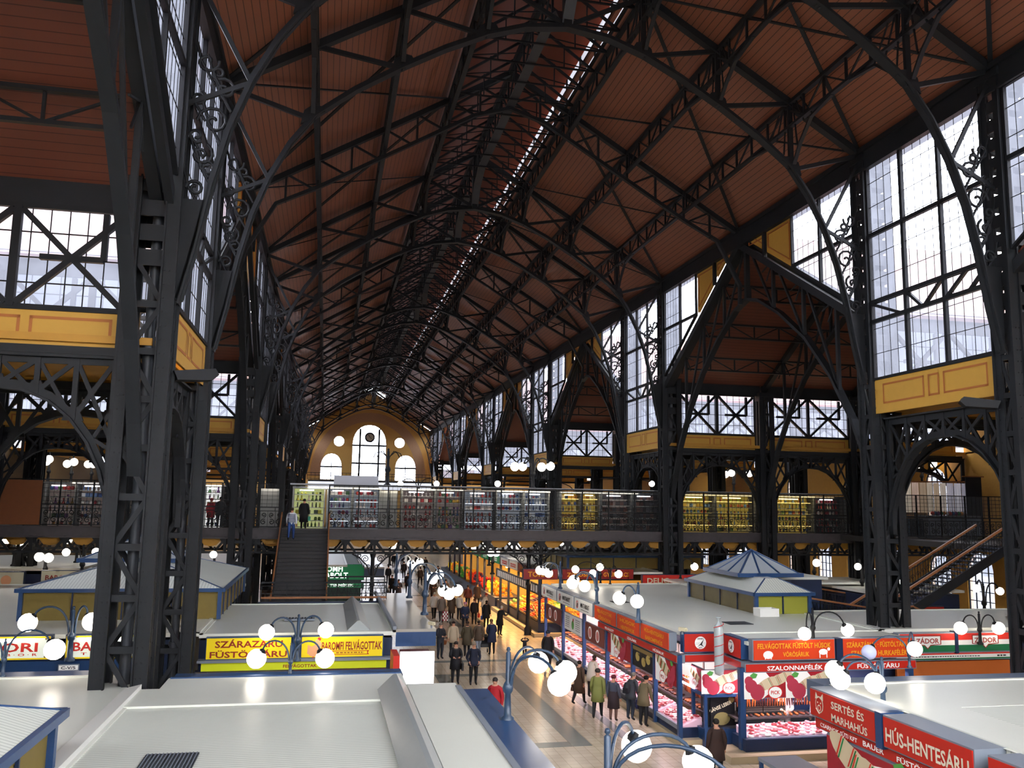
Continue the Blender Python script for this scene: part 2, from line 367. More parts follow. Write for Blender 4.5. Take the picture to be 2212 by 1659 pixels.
# ---------------------------------------------------------------- glazed walls
def span(poly, u):
    zs = []
    for (a, z), (c, w) in zip(poly, poly[1:]+poly[:1]):
        if (a-u)*(c-u) < 0: zs.append(z+(w-z)*(u-a)/(c-a))
    return (min(zs), max(zs)) if len(zs) > 1 else None
def glazed(poly, du, dz, P, uo, zo, majors_u=(), majors_z=(), diag=(), thin=.024, thick=.13, edge=.14):
    """window in a plane: returns (pane mesh, frame mesh); P maps (u,z,offset) to xyz"""
    pane = MB(); pane.poly([P(u, z, 0) for u, z in poly]); fr = MB()
    us = [p[0] for p in poly]; zs = [p[1] for p in poly]; tp = [(z, u) for u, z in poly]
    u = min(us)+uo
    while u < max(us)-.05:
        r = span(poly, u)
        if r: fr.beam(P(u, r[0], -.03), P(u, r[1], -.03), thin)
        u += du
    z = min(zs)+zo
    while z < max(zs)-.05:
        r = span(tp, z)
        if r: fr.beam(P(r[0], z, -.03), P(r[1], z, -.03), thin*1.25)
        z += dz
    for u in majors_u:
        r = span(poly, u)
        if r: fr.beam(P(u, r[0], -.06), P(u, r[1], -.06), thick)
    for z in majors_z:
        r = span(tp, z)
        if r: fr.beam(P(r[0], z, -.06), P(r[1], z, -.06), thick*1.1)
    for a, c in diag: fr.beam(P(a[0], a[1], -.08), P(c[0], c[1], -.08), thick*.8)
    fr.path([P(u, z, -.05) for u, z in poly+poly[:1]], edge, edge, up=tuple(Vector(P(0, 0, 1))-Vector(P(0, 0, 0))))
    return pane, fr
def inlay(mb, rects, P, w=.07):
    """painted brown outline rectangles, standing 6 mm proud of the board"""
    for u0, u1, z0, z1 in rects:
        for a, c, d, e in ((u0, u1, z0, z0+w), (u0, u1, z1-w, z1), (u0, u0+w, z0, z1), (u1-w, u1, z0, z1)):
            mb.poly([P(a, d, 0), P(c, d, 0), P(c, e, 0), P(a, e, 0)], 1)
def put(mbs, names, mats, label, nm, cache={}):
    pass
_mesh = {}
def shared(key, fn, name, mats, label=None, cat='building', loc=None, parent=None, kind='structure'):
    """link a mesh built once; later calls share it"""
    if key not in _mesh:
        o = fn().obj(name, mats, parent, loc); _mesh[key] = o.data
    else: o = link(name, _mesh[key], parent, loc)
    if label: tag(o, label, cat, kind=kind)
    return o
for sgn, nm in ((-1, 'left'), (1, 'right')):
    xw = XC+sgn*12.0
    def PX(u, z, o, sgn=sgn): return (sgn*(-o if sgn > 0 else -o)*1., u, z) if False else (sgn*o, u, z)
    PXn = lambda u, z, o: PX(u, z, o)
    for i, k in enumerate(range(0, 6)):
        y = A0+BAY*k
        # tall window and panel of the narrow bay
        a, c = .45, NAR-.45
        poly = [(a, 12.32), (c, 12.32), (c, 20.55), (a, 20.55)]
        dg = [((a, 15.2), (a+.9, 14.5)), ((a+1., 15.2), (2.45, 14.5)), ((2.6, 15.2), (3.5, 14.5)), ((4.4, 15.2), (3.6, 14.5)), ((c, 15.2), (4.7, 14.5))]
        pn, fr = glazed(poly, .42, .95, PX, .42, .95, (2.5, 4.45), (14.5, 15.25, 17.85), dg, thin=.016)
        o = shared(('nwin', sgn), lambda: pn, num('window'), GLASS, f'tall nave window in the {ORD[i]} narrow bay on the {nm}', loc=(xw, y, 0))
        o.name = f'window_{_count["window"]}'
        shared(('nwinf', sgn), lambda: fr, 'frame', IRON2, parent=o)
        def pan():
            q = MB(); q.poly([PX(u, z, 0) for u, z in ((a-.05, 11.02), (c+.05, 11.02), (c+.05, 12.3), (a-.05, 12.3))]); q.poly([PX(u, z, .08) for u, z in ((a-.05, 11.02), (c+.05, 11.02), (c+.05, 12.3), (a-.05, 12.3))])
            inlay(q, [(.8, 2.8, 11.35, 12.1), (3.0, 3.55, 11.35, 12.1), (3.75, 6.0, 11.35, 12.1)], lambda u, z, o: PX(u, z, -.012)); return q
        o = shared(('npan', sgn), pan, 'trim', [YEL, BRN], f'ochre panel with brown outlines under the {ORD[i]} tall {nm} nave window', loc=(xw-sgn*.06, y, 0)); o.name = num('trim')
    for i, k in enumerate(range(-1, 6)):
        y = A0+BAY*k+NAR; W = BAY-NAR; ym = W/2
        ln = lambda u: 14.75+.6*min(u, W-u)
        for h in (0, 1):
            f = (lambda u: u) if h == 0 else (lambda u: W-u)
            poly = [(f(.5), ln(.5)+.35), (f(5.1), ln(5.1)+.35), (f(5.1), 20.55), (f(.5), 20.55)]
            if h: poly = poly[::-1]
            pn, fr = glazed(poly, .42, .95, PX, .42, .6, (f(2.9),), (18.2,), thin=.016)
            o = shared(('gwin', sgn, h), lambda: pn, 'window', GLASS, f'{"near" if h == 0 else "far"} corner window of the {ORD[i]} {nm} wing opening', loc=(xw, y, 0)); o.name = num('window')
            shared(('gwinf', sgn, h), lambda: fr, 'frame', IRON2, parent=o)
            def pan():
                q = MB()
                for u0, u1 in ((5.2, 7.5), (7.62, 9.4)):
                    P4 = [(f(u0), ln(u0)+.3), (f(u1), ln(u1)+.3), (f(u1), 20.6), (f(u0), 20.6)]
                    q.poly([PX(u, z, 0) for u, z in P4]); q.poly([PX(u, z, .08) for u, z in P4])
                    R4 = [(f(u0+.2), ln(u0+.2)+.6), (f(u1-.2), ln(u1-.2)+.6), (f(u1-.2), 20.35), (f(u0+.2), 20.35)]
                    for p, r in zip(R4, R4[1:]+R4[:1]): q.beam(PX(p[0], p[1], -.01), PX(r[0], r[1], -.01), .05, m=1)
                u = f(7.56); q.beam(PX(u, ln(7.56), -.08), PX(u, 20.6, -.08), .16, m=2); return q
            o = shared(('gpan', sgn, h), pan, 'trim', [YEL, BRN, IRON2], f'ochre corner panel, {"near" if h == 0 else "far"} side of the {ORD[i]} {nm} wing apex', loc=(xw, y, 0)); o.name = num('trim')
    # transverse clerestory walls over the low roofs
    for i, k in enumerate(range(0, 6)):
        for row, yy in (('front', A0+BAY*k), ('rear', A0+BAY*k+NAR)):
            if row == 'rear' and k > 1: continue
            xs = [20.95, 26.45, 32.95, 40.8] if sgn > 0 else [-4.95, -10.45, -16.95, -24.8]
            for j in range(3):
                x0, x1 = sorted((xs[j]+sgn*(.45 if j else 0), xs[j+1]-sgn*.45)); L = x1-x0
                def PY(u, z, o): return (u, o, z)
                if L > 6.5 and j == 2: L0 = L
                lab = f'{["inner", "middle", "outer"][j]} bay of the {ORD[i]} {row} clerestory on the {nm}'
                poly = [(0, 11.92), (L, 11.92), (L, 14.4), (0, 14.4)]; hL = L/2
                dg = []
                for e in (0, hL): dg += [((e+.1, 12), (e+hL-.1, 14.3)), ((e+.1, 14.3), (e+hL-.1, 12)), ((e+hL*.22, 13.15), (e+hL*.78, 13.15)), ((e+hL*.78, 13.15), (e+hL*.78, 14.3))]
                pn, fr = glazed(poly, .42, .62, PY, .3, .6, (hL,), (), dg, thick=.17)
                o = shared(('cw', sgn, j), lambda: pn, 'window', GLASS, 'cross-braced window, '+lab, loc=(x0, yy, 0)); o.name = num('window')
                shared(('cwf', sgn, j), lambda: fr, 'frame', IRON2, parent=o)
                def pan():
                    q = MB()
                    for e in (-.02, .06): q.poly([(0, e, 11.02), (L, e, 11.02), (L, e, 11.9), (0, e, 11.9)])
                    inlay(q, [(.25, hL-.45, 11.25, 11.72), (hL-.25, hL+.25, 11.25, 11.72), (hL+.45, L-.25, 11.25, 11.72)], lambda u, z, o: (u, -.032, z)); return q
                o = shared(('cp', sgn, j), pan, 'trim', [YEL, BRN], 'ochre panel with brown outlines, '+lab, loc=(x0, yy-.05, 0)); o.name = num('trim')
                o = shared(('cb', sgn, j), lambda: (lambda q: (q.bb(-.4, L+.4, -.12, .12, 14.42, 15.1), q.bb(-.4, L+.4, -.16, .2, 10.75, 11.02), q)[2])(MB()), 'beam', IRON, 'iron head and sill beams, '+lab, loc=(x0, yy, 0))
# ================================================================= iron structure
def spiral(c, r0, r1, a0, turns, P, n=14):
    return [P(c[0]+(r0+(r1-r0)*t/n)*math.cos(a0+2*PI*turns*t/n), c[1]+(r0+(r1-r0)*t/n)*math.sin(a0+2*PI*turns*t/n)) for t in range(n+1)]
def lattice_column(name, loc, w, d, h, label, group=None, split=None, plain=False):
    t = empty(name, loc, label, 'column', group, kind='thing')
    key = (name, w, d, h)
    if key not in _mesh:
        parts = []
        for sx in (-1, 1):
            q = MB(); x = sx*(w/2-.03)
            for y0, y1 in ((-d/2, -d/2+.26), (d/2-.26, d/2)): q.bb(x-.03, x+.03, y0, y1, 0, h)
            if not plain:
                z = .6; i = 0; e = d/2-.2
                while z < (split or h)-1.:
                    q.beam((x, -e, z), (x, e, z), .04, .16); a, b = (-e, e) if i % 2 else (e, -e)
                    q.beam((x, a, z), (x, b, z+1.15), .12, .035, up=(1, 0, 0)); z += 1.15; i += 1
                while z < h-.3: q.beam((x, -e, z), (x, e, z), .04, .4); z += .62
            for sy in (-1, 1): q.bb(x+sx*.03, x-sx*.24, sy*d/2-.025, sy*d/2+.025, 0, h); q.bb(x-sx*.2, x-sx*.24, sy*d/2-.09, sy*d/2+.03, 0, h); q.bb(x+sx*.03, x+sx*.1, sy*d/2-.03, sy*d/2+.03, 0, h)
            z = .7
            while z < min(h, 13) and not plain:
                for y in (-d/2+.08, d/2-.08): q.box((x+sx*.035, y, z), (.03, .035, .035))
                for xx in (x-sx*.05, x-sx*.16): q.box((xx, -d/2-.03, z), (.035, .03, .035))
                z += .34
            parts.append(('side_plate', q))
        lace = split or h
        for s in (-1, 1):
            q = MB(); z = .6; i = 0; L = w/2-.2; D = s*(d/2-.05)
            while z < lace-1.:
                q.beam((-L, D, z), (L, D, z), .05, .16); a, b = (-L, L) if i % 2 else (L, -L)
                q.beam((a, D, z), (b, D, z+1.15), .12, .035, up=(0, 1, 0)); z += 1.15; i += 1
            while z < h-.3: q.beam((-L, D, z), (L, D, z), .04, .4); z += .62
            parts.append(('lacing', q))
        q = MB(); q.bb(-w/2-.08, w/2+.08, -d/2-.08, d/2+.08, 0, .45); q.bb(-w/2-.03, w/2+.03, -d/2-.03, d/2+.03, .45, .6); parts.append(('base', q))
        if not plain:
            q = MB(); q.tube([(.05, 0, .3), (.05, 0, h-.5)], .13, 10)
            z = 3.
            while z < h-1: q.tube([(.05, 0, z), (.05, 0, z+.12)], .16, 10); z += 4
            parts.append(('drainpipe', q))
        q = MB(); q.bb(-w/2-.1, w/2+.1, -d/2-.1, d/2+.1, h-.25, h); q.bb(-w/2-.05, w/2+.05, -d/2-.05, d/2+.05, h-.5, h-.25); parts.append(('capital', q))
        ms = []
        for n, q in parts: o = q.obj(n, GREYIRON if n == 'drainpipe' else IRON, t); ms.append((n, o.data))
        _mesh[key] = ms
    else:
        for n, me in _mesh[key]: link(n, me, t)
    return t
for sgn, nm in ((-1, 'left'), (1, 'right')):
    for i, k in enumerate(range(0, 6)):
        for j, e in enumerate((0, NAR)):
            y = A0+BAY*k+e
            lattice_column('nave_column', (XR if sgn > 0 else XL, y, 0), 1.1, .8, 21.2, f'tall black lattice column, {ORD[2*i+j]} of the {nm} nave row', 'lattice columns of the nave', split=13.4)
            if k < 4:
                for r, x in enumerate((26.7, 33.) if sgn > 0 else (-10.7, -17.)):
                    if sgn < 0 and k > 1: continue
                    lattice_column('aisle_column', (x, y, 0), .85, .7, 14.6, f'dark aisle column, {ORD[2*i+j]} in the {["inner", "outer"][r]} row of the {nm} aisle', 'lattice columns of the aisles', plain=True)

# arched lattice girders
def arch_girder(L, label, loc, axis, group, hi=10.85, mat_=IRON):
    t = empty('arched_girder', loc, label, 'girder', group)
    key = ('ag', round(L, 2), axis)
    if key not in _mesh:
        P = (lambda u, z, o=0.: (u, o, z)) if axis == 'X' else (lambda u, z, o=0.: (o, u, z))
        up = (0, 1, 0) if axis == 'X' else (1, 0, 0); ms = []
        zc, zs = 10.0, 6.9; n = 14
        zA = lambda u: zs+(zc-zs)*max(0., 1-abs(2*u/L-1)**2.3)**.62
        us = [L*.5*(1-math.cos(PI*i/n)) for i in range(n+1)]
        arc = [(u, zA(u)) for u in us]
        q = MB(); q.path([P(u, z) for u, z in arc], .34, .06, up=(0, 0, 1) ); q.path([P(u, z+.1) for u, z in arc], .06, .22); ms.append(('arched_chord', q))
        q = MB(); q.beam(P(0, hi), P(L, hi), .36, .06); q.beam(P(0, hi-.13), P(L, hi-.13), .06, .24); ms.append(('top_chord', q))
        q = MB(); m_ = 6
        for i in range(m_+1):
            u = .12+(L-.24)*i/m_; z = zA(u)
            if hi-z > .35: q.beam(P(u, z), P(u, hi), .12, .1, up=up)
        for i in range(m_):
            u, v = .12+(L-.24)*i/m_, .12+(L-.24)*(i+1)/m_
            if i < m_/2: q.beam(P(u, hi-.15), P(v, zA(v)+.05), .11, .06, up=up); q.beam(P(u, zA(u)+1.2 if i == 0 else zA(u)), P(v, hi-.15), .1, .05, up=up)
            else: q.beam(P(v, hi-.15), P(u, zA(u)+.05), .11, .06, up=up); q.beam(P(v, zA(v)+1.2 if i == m_-1 else zA(v)), P(u, hi-.15), .1, .05, up=up)
        for s in (0, 1):
            f = (lambda u: u) if s == 0 else (lambda u: L-u)
            q.beam(P(f(.1), 8.6), P(f(.9), 9.1), .09, .05, up=up); q.beam(P(f(.1), 9.6), P(f(.62), 8.6), .09, .05, up=up); q.beam(P(f(.06), 6.6), P(f(.06), hi), .16, .2)
        ms.append(('web_lattice', q))
        q = MB()
        for i in range(1, m_):
            u = .12+(L-.24)*i/m_; z = zA(u); q.prism([(u-.24, z), (u+.24, z), (u+.1, z+.32), (u-.1, z+.32)], 'Y' if axis == 'X' else 'X', -.03, .03)
        ms.append(('gusset_plate', q))
        _mesh[key] = [(n_, q_.obj(n_, mat_, t).data) for n_, q_ in ms]
    else:
        for n_, me in _mesh[key]: link(n_, me, t)
    return t
for sgn, nm in ((-1, 'left'), (1, 'right')):
    for i, k in enumerate(range(0, 4)):
        arch_girder(NAR-.9, f'arched iron girder under the {ORD[i]} tall {nm} nave window', (XR if sgn > 0 else XL, A0+BAY*k+.45, 0), 'Y', 'arched girders along the nave')
        for row, yy in (('front', A0+BAY*k), ('rear', A0+BAY*k+NAR)):
            if k > 1 or (k == 1 and row == 'rear'): continue
            xs = [20.95, 26.27, 27.13, 32.57, 33.43, 40.9] if sgn > 0 else [-4.95, -10.27, -11.13, -16.57, -17.43, -24.9]
            for j in range(3):
                a, c = sorted(xs[2*j:2*j+2])
                arch_girder(c-a, f'arched iron girder, {["inner", "middle", "outer"][j]} span of the {ORD[i]} {row} {nm} aisle arcade', (a, yy, 0), 'X', 'arched girders across the aisles')

# main arched trusses
ARC = [(0, 25.0), (1.6, 24.78), (3, 24.3), (4.5, 23.55), (6.1, 22.6), (7.6, 21.6), (8.9, 20.55), (9.7, 19.4), (10.3, 18.2), (10.8, 16.8), (11.15, 15.3), (11.45, 13.6), (11.75, 12.2)]
def arc_z(s):
    for (a, z), (b, w) in zip(ARC, ARC[1:]):
        if a <= s <= b: return z+(w-z)*(s-a)/(b-a)
def main_truss():
    ms = []
    for sg in (-1, 1):
        q = MB(); q.beam((0, 0, Z0), (sg*12.2, 0, zr(12.2)), .3, .26, up=(0, 0, 1)); ms.append(('rafter', q))
    q = MB(); full = [(-s, z) for s, z in ARC[::-1]]+ARC[1:]
    q.path([(s, 0, z) for s, z in full], .36, .05); q.path([(s, 0, z+.1) for s, z in full], .1, .2); ms.append(('arched_chord', q))
    for sg in (-1, 1):
        B = lambda a, b, w=.16: ms.append(('strut', (lambda q: (q.beam((sg*a[0], 0, a[1]), (sg*b[0], 0, b[1]), w, w*.7, up=(0, 1, 0)), q)[1])(MB())))
        for s in (3, 6, 9): B((s, zr(s)), (s, arc_z(s)), .18)
        B((12, 21.3), (9, arc_z(9))); B((9, zr(9)), (6, arc_z(6))); B((6, zr(6)), (3, arc_z(3))); B((3, zr(3)), (0, 25.1))
        B((12, 21.2), (10.35, 18.15), .12); B((10.35, 18.15), (11.9, 17.4), .12)
        q = MB(); P = lambda u, z: (sg*u, 0, z)
        for c, r, a, tn in (((11.2, 17.0), .42, 0, 1.4), ((11.45, 16.1), .3, 2, 1.3), ((11.0, 17.9), .3, 1, 1.2), ((11.55, 15.2), .22, 0, 1.3), ((11.45, 18.6), .3, 3, 1.1), ((11.62, 17.6), .2, 2, 1.2), ((11.3, 15.75), .2, 1, 1.2), ((11.6, 16.6), .2, 4, 1.2), ((11.15, 18.3), .18, 5, 1.1)):
            q.tube(spiral(c, r, .06, a, tn, P), .045, 5)
            q.tube([P(c[0]-.2, c[1]-.6), P(c[0]+.15, c[1]), P(min(c[0]+.3, 11.85), c[1]+.5)], .04, 5)
        q.prism([(sg*11.3, 14.9), (sg*11.9, 14.9), (sg*11.9, 12.4), (sg*11.7, 12.3)], 'Y', -.05, .05)
        ms.append(('scroll_bracket', q))
        for s in (3, 6, 9):
            q = MB(); z = arc_z(s); q.prism([(sg*(s-.4), z+.05+.28), (sg*(s+.4), z-.2), (sg*(s+.3), z+.3), (sg*s, z+.55), (sg*(s-.3), z+.5)], 'Y', -.06, .06); ms.append(('gusset_plate', q))
    q = MB(); q.beam((0, 0, Z0), (0, 0, 25.), .3, .3); ms.append(('king_post', q))
    return ms
def light_truss():
    ms = []; dz = 1.35
    for sg in (-1, 1):
        q = MB(); q.beam((0, 0, Z0), (sg*12.2, 0, zr(12.2)), .26, .24); ms.append(('rafter', q))
        q = MB(); q.path([(0, 0, Z0-dz-.5), (sg*1.8, 0, zr(1.8)-dz), (sg*9, 0, zr(9)-dz), (sg*10.8, 0, zr(10.8)-1.2), (sg*12, 0, 18.6), (sg*12, 0, 17.6)], .2, .16); ms.append(('lower_chord', q))
        for s in (1.5, 3, 4.5, 6, 7.5, 9, 10.4):
            q = MB(); q.beam((sg*s, 0, zr(s)), (sg*s, 0, zr(s)-dz), .1); q.beam((sg*s, 0, zr(s)), (sg*(s-1.2), 0, zr(s-1.2)-dz+.05), .09); ms.append(('strut', q))
    return ms
def put_truss(key, fn, name, loc, label):
    t = empty(name, loc, label, 'roof truss', 'iron trusses over the nave')
    if key not in _mesh: _mesh[key] = [(n, q.obj(n, IRON, t).data) for n, q in fn()]
    else:
        for n, me in _mesh[key]: link(n, me, t)
n = 0
for k in range(0, 6):
    for e in (0, NAR): put_truss('mt', main_truss, 'arched_truss', (XC, A0+BAY*k+e, 0), f'arched black iron truss spanning the nave, {ORD[n]} of its kind'); n += 1
for i, k in enumerate(range(-1, 5)): put_truss('lt', light_truss, 'light_truss', (XC, A0+BAY*k+NAR+(BAY-NAR)/2, 0), f'lighter parallel iron truss between the arches, {ORD[i]} of its kind')

# lattice purlins along the roof
TY = sorted([A0+BAY*k+e for k in range(-1, 6) for e in (0, NAR)]+[A0+BAY*k+NAR+(BAY-NAR)/2 for k in range(-1, 6)])
MAIN = [A0+BAY*k+e for k in range(-1, 6) for e in (0, NAR)]
for s in (-9, -6, -3, 3, 6, 9):
    z = zr(s); x = XC+s
    t = empty('lattice_purlin', (x, 0, z), f'long lattice purlin under the {"left" if s < 0 else "right"} roof slope, {["", "nearest the ridge", "midway down", "nearest the eave"][abs(s)//3]}', 'purlin')
    q = MB(); q.beam((0, YBACK, 0), (0, YEND, 0), .2, .14); q.obj('top_chord', IRON, t)
    q = MB(); q.beam((0, YBACK, -.95), (0, YEND, -.95), .2, .1); q.obj('bottom_chord', IRON, t)
    q = MB(); y = YBACK+1.; i = 0
    while y < YEND-2:
        q.beam((0, y, 0), (0, y, -.95), .08); q.beam((0, y, -.05 if i % 2 else -.92), (0, y+1.37, -.92 if i % 2 else -.05), .06); y += 1.37; i += 1
    q.obj('lacing', IRON, t)
    for y in MAIN:
        if y < 12: continue
        dz = arc_z(abs(s))+.15-z
        q = MB()
        for d in (-1, 1):
            q.path([(0, y+d*2.9, -.98), (0, y+d*1.5, -1.08+dz*.04), (0, y+d*.7, (-1+dz)*.5-.12), (0, y+d*.22, dz)], .14, .08)
            for u in (.5, 1., 1.6): q.beam((0, y+d*u*.5, -.1), (0, y+d*u, -.98-(.9 if u < .9 else .15)), .045)
        q.obj('knee_brace', IRON, t)
t = empty('ridge_lattice', (XC, 0, Z0), 'dense dark lattice running under the roof ridge', 'ridge girder')
q = MB(); q.beam((0, YBACK, 0), (0, YEND, 0), .25, .3); q.obj('top_chord', IRON, t)
pts = []
for y in TY:
    if y in MAIN: pts += [(0, y-2.4, -1.75), (0, y-.9, -2.3), (0, y, -3.35), (0, y+.9, -2.3), (0, y+2.4, -1.75)]
pts = [(0, YBACK, -1.75)]+[p for p in pts if p[1] > YBACK+1]+[(0, YEND, -1.75)]
q = MB(); q.path(pts, .42, .06); q.obj('curved_chord', GREYIRON, t)
q = MB(); y = YBACK+1.; i = 0
while y < YEND-2:
    q.beam((0, y, 0), (0, y, -1.75), .09); q.beam((0, y, -.05 if i % 2 else -1.7), (0, y+1.72, -1.7 if i % 2 else -.05), .08); y += 1.72; i += 1
q.obj('lacing', IRON, t)
q = MB(); y = YBACK+1.2
while y < YEND-1:
    q.beam((-2.9, y, zr(2.9)-Z0-.1), (2.9, y, zr(2.9)-Z0-.1), .07); q.beam((-2.9, y, zr(2.9)-Z0-.1), (0, y, .2), .1); q.beam((2.9, y, zr(2.9)-Z0-.1), (0, y, .2), .1)
    q.beam((-1.5, y, -.75), (-1.5, y, zr(2.9)-Z0-.1), .05); q.beam((1.5, y, -.75), (1.5, y, zr(2.9)-Z0-.1), .05); q.beam((-2.9, y, -1.8), (0, y+1.7, -.4), .045); q.beam((2.9, y, -1.8), (0, y+1.7, -.4), .045); y += 1.72
q.obj('tie_frame', IRON2, t)
# eave girders
for sgn, nm in ((-1, 'left'), (1, 'right')):
    q = MB(); x = XC+sgn*12.05; q.bb(x-.22, x+.22, YBACK, YEND, 20.55, 21.3); q.bb(x-.3, x+.3, YBACK, YEND, 21.25, 21.45); q.bb(x-.28, x+.28, YBACK, YEND, 20.5, 20.58)
    S('beam', q, IRON, f'deep iron eave girder along the {nm} side of the nave')
# diagonal braces in the roof plane
n = 0
for y0, y1 in zip(TY, TY[1:]):
    if y0 < 10: continue
    t = empty('roof_bracing', (XC, y0, 0), f'diagonal iron bracing under the boards of the {n+1}{"st" if n == 0 else "nd" if n == 1 else "rd" if n == 2 else "th"} roof bay from the viewpoint', 'roof bracing'); L = y1-y0; n += 1
    for sg in (-1, 1):
        for a, b in ((3, 12), (12, 3)):
            q = MB(); q.beam((sg*a, 0, zr(a)+.1), (sg*b, L, zr(b)+.1), .14, .05); q.obj('brace_bar', IRON, t)
# cross-wing trusses and edge rafters
ym, hw = (BAY-NAR)/2, (BAY-NAR)/2
def wing_truss():
    ms = []; H = 20.9; zz = lambda u: H-.6*abs(u); A = [(0, 17.9), (1.2, 17.6), (3.2, 16.5), (5.4, 14.9), (7.2, 13.0), (8.6, 11.0), (9.5, 9.2), (9.95, 8.)]
    for sg in (-1, 1):
        q = MB(); q.beam((0, 0, H), (0, sg*hw, zz(hw)), .3, .28); ms.append(('rafter', q))
        for u in (2.6, 5.2, 7.7):
            za = [z+(w-z)*(u-a)/(b-a) for (a, z), (b, w) in zip(A, A[1:]) if a <= u <= b][0]
            q = MB(); q.beam((0, sg*u, zz(u)), (0, sg*u, za), .14); q.beam((0, sg*(u-2.5), zz(u-2.5)), (0, sg*u, za), .1); ms.append(('strut', q))
            q = MB()
            for v in range(5):
                an = PI*(v+.5)/5; q.beam((0, sg*u, zz(u)-.1), (0, sg*u+1.1*math.cos(an), zz(u)-.1-1.1*math.sin(an)), .05)
            ms.append(('fan_bracket', q))
    q = MB(); q.path([(0, -u, z) for u, z in A[::-1]]+[(0, u, z) for u, z in A[1:]], .3, .14); ms.append(('arched_chord', q))
    q = MB(); q.beam((0, 0, H), (0, 0, 17.9), .22); ms.append(('king_post', q))
    return ms
def wing_purlin(Lx):
    q = MB(); q.beam((0, 0, 0), (Lx, 0, 0), .16, .1); q.beam((0, 0, -.75), (Lx, 0, -.75), .14, .1); n_ = 13
    for i in range(n_+1):
        x = Lx*i/n_; q.beam((x, 0, 0), (x, 0, -.75), .07)
        if i < n_: q.beam((x, 0, 0 if i % 2 else -.75), (Lx*(i+1)/n_, 0, -.75 if i % 2 else 0), .06)
    return q
for sgn, nm in ((-1, 'left'), (1, 'right')):
    for i, k in enumerate(range(-1, 4)):
        y = A0+BAY*k+NAR+hw
        q = MB(); x = XC+sgn*12.05
        for d in (-1, 1): q.beam((x, y, 20.72), (x, y+d*hw, 20.72-.6*hw), .2, .34)
        o = q.obj('edge_rafter', IRON); tag(o, f'heavy sloping edge rafters framing the {ORD[i]} {nm} wing opening', 'edge rafter')
        if sgn < 0 and k > 1: continue
        for r, x in enumerate((20.4, 26.7, 33.) if sgn > 0 else (-4.4, -10.7, -17.)):
            t = empty('wing_truss', (x, y, 0), f'arched iron truss in the {ORD[i]} {nm} wing, {["at the nave", "inner aisle", "outer aisle"][r]}', 'roof truss', 'trusses of the cross wings')
            if 'wt' not in _mesh: _mesh['wt'] = [(n_, q_.obj(n_, IRON, t).data) for n_, q_ in wing_truss()]
            else:
                for n_, me in _mesh['wt']: link(n_, me, t)
        if k > 1: continue
        for d in (-1, 1):
            for j, u in enumerate((2.6, 5.2, 7.7)):
                o = shared('wp', lambda: wing_purlin(20.), 'wing_purlin', IRON, loc=(20.4 if sgn > 0 else -24.8, y+d*u, 20.85-.6*u))
                tag(o, f'lattice purlin under the {"near" if d < 0 else "far"} slope of the {ORD[i]} {nm} wing, {["highest", "middle", "lowest"][j]}', 'purlin', 'lattice purlins of the wings')
# ================================================================= market stalls
CAMH = 7.5
def _cam():
    F, P, Y, Ro = 1862.9, .13746, .20900, -.016405
    cy, sy, cp, sp = math.cos(Y), math.sin(Y), math.cos(P), math.sin(P)
    f = Vector((sy*cp, cy*cp, sp)); r = Vector((cy, -sy, 0)); d = f.cross(r); cr, sr = math.cos(Ro), math.sin(Ro)
    return F, r*cr+d*sr, d*cr-r*sr, f
_CF, _CR, _CD, _CFW = _cam()
def at(px, py, X=None, Y=None, Z=None):
    """the point of the hall seen at a pixel of the photograph, on the plane X=, Y= or Z="""
    d = _CR*((px-1106)/_CF)+_CD*((py-829.5)/_CF)+_CFW
    t = X/d.x if X is not None else Y/d.y if Y is not None else (Z-CAMH)/d.z
    return Vector((d.x*t, d.y*t, CAMH+d.z*t))

def sign(name, label, face, c, w, h, board, items=(), depth=.28, housing=GREY, mats=(), border=None, extra=None, group=None, cat='sign', rz=0.):
    """boxed fascia sign: housing and face panel; items = (text, slot, w, h, dx, dz); face 'F' looks to -Y, 'W' to -X"""
    t = empty(name, c, label, cat, group, rz=(0 if face == 'F' else -PI/2)+rz)
    q = MB(); q.bb(-w/2-.03, w/2+.03, .012, depth, -h/2-.03, h/2+.03); q.obj('housing', housing, t)
    q = MB(); q.bb(-w/2, w/2, -.012, .012, -h/2, h/2, 0); ms = [board]+list(mats)
    if border is not None:
        for a, b, e, f in ((-w/2, w/2, -h/2, -h/2+.05), (-w/2, w/2, h/2-.05, h/2), (-w/2, -w/2+.05, -h/2, h/2), (w/2-.05, w/2, -h/2, h/2)): q.poly([(a, -.016, e), (b, -.016, e), (b, -.016, f), (a, -.016, f)], border)
    for s, slot, tw, th, dx, dz in items: q.text(s, slot, tw, th, (dx, -.014, dz), FRONT)
    if extra: extra(q)
    q.obj('face_panel', ms, t)
    return t
def disc(q, x, z, r, m, y=-.018, n=18, ax=1., az=1.): q.poly([(x+ax*r*math.cos(2*PI*i/n), y, z+az*r*math.sin(2*PI*i/n)) for i in range(n)], m)
def bars(q, m, x0, x1, z0, n=1, dz=.09, h=.03, y=-.017):
    """small print too far off to read: rows of short strokes"""
    rr = random.Random(int(x0*100)+n)
    for i in range(n):
        x = x0
        while x < x1: w = rr.uniform(.04, .12); q.poly([(x, y, z0-i*dz), (min(x+w, x1), y, z0-i*dz), (min(x+w, x1), y, z0-i*dz+h), (x, y, z0-i*dz+h)], m); x += w+.03
def blob(q, pts, m, y=-.02): q.poly([(x, y, z) for x, z in pts], m)

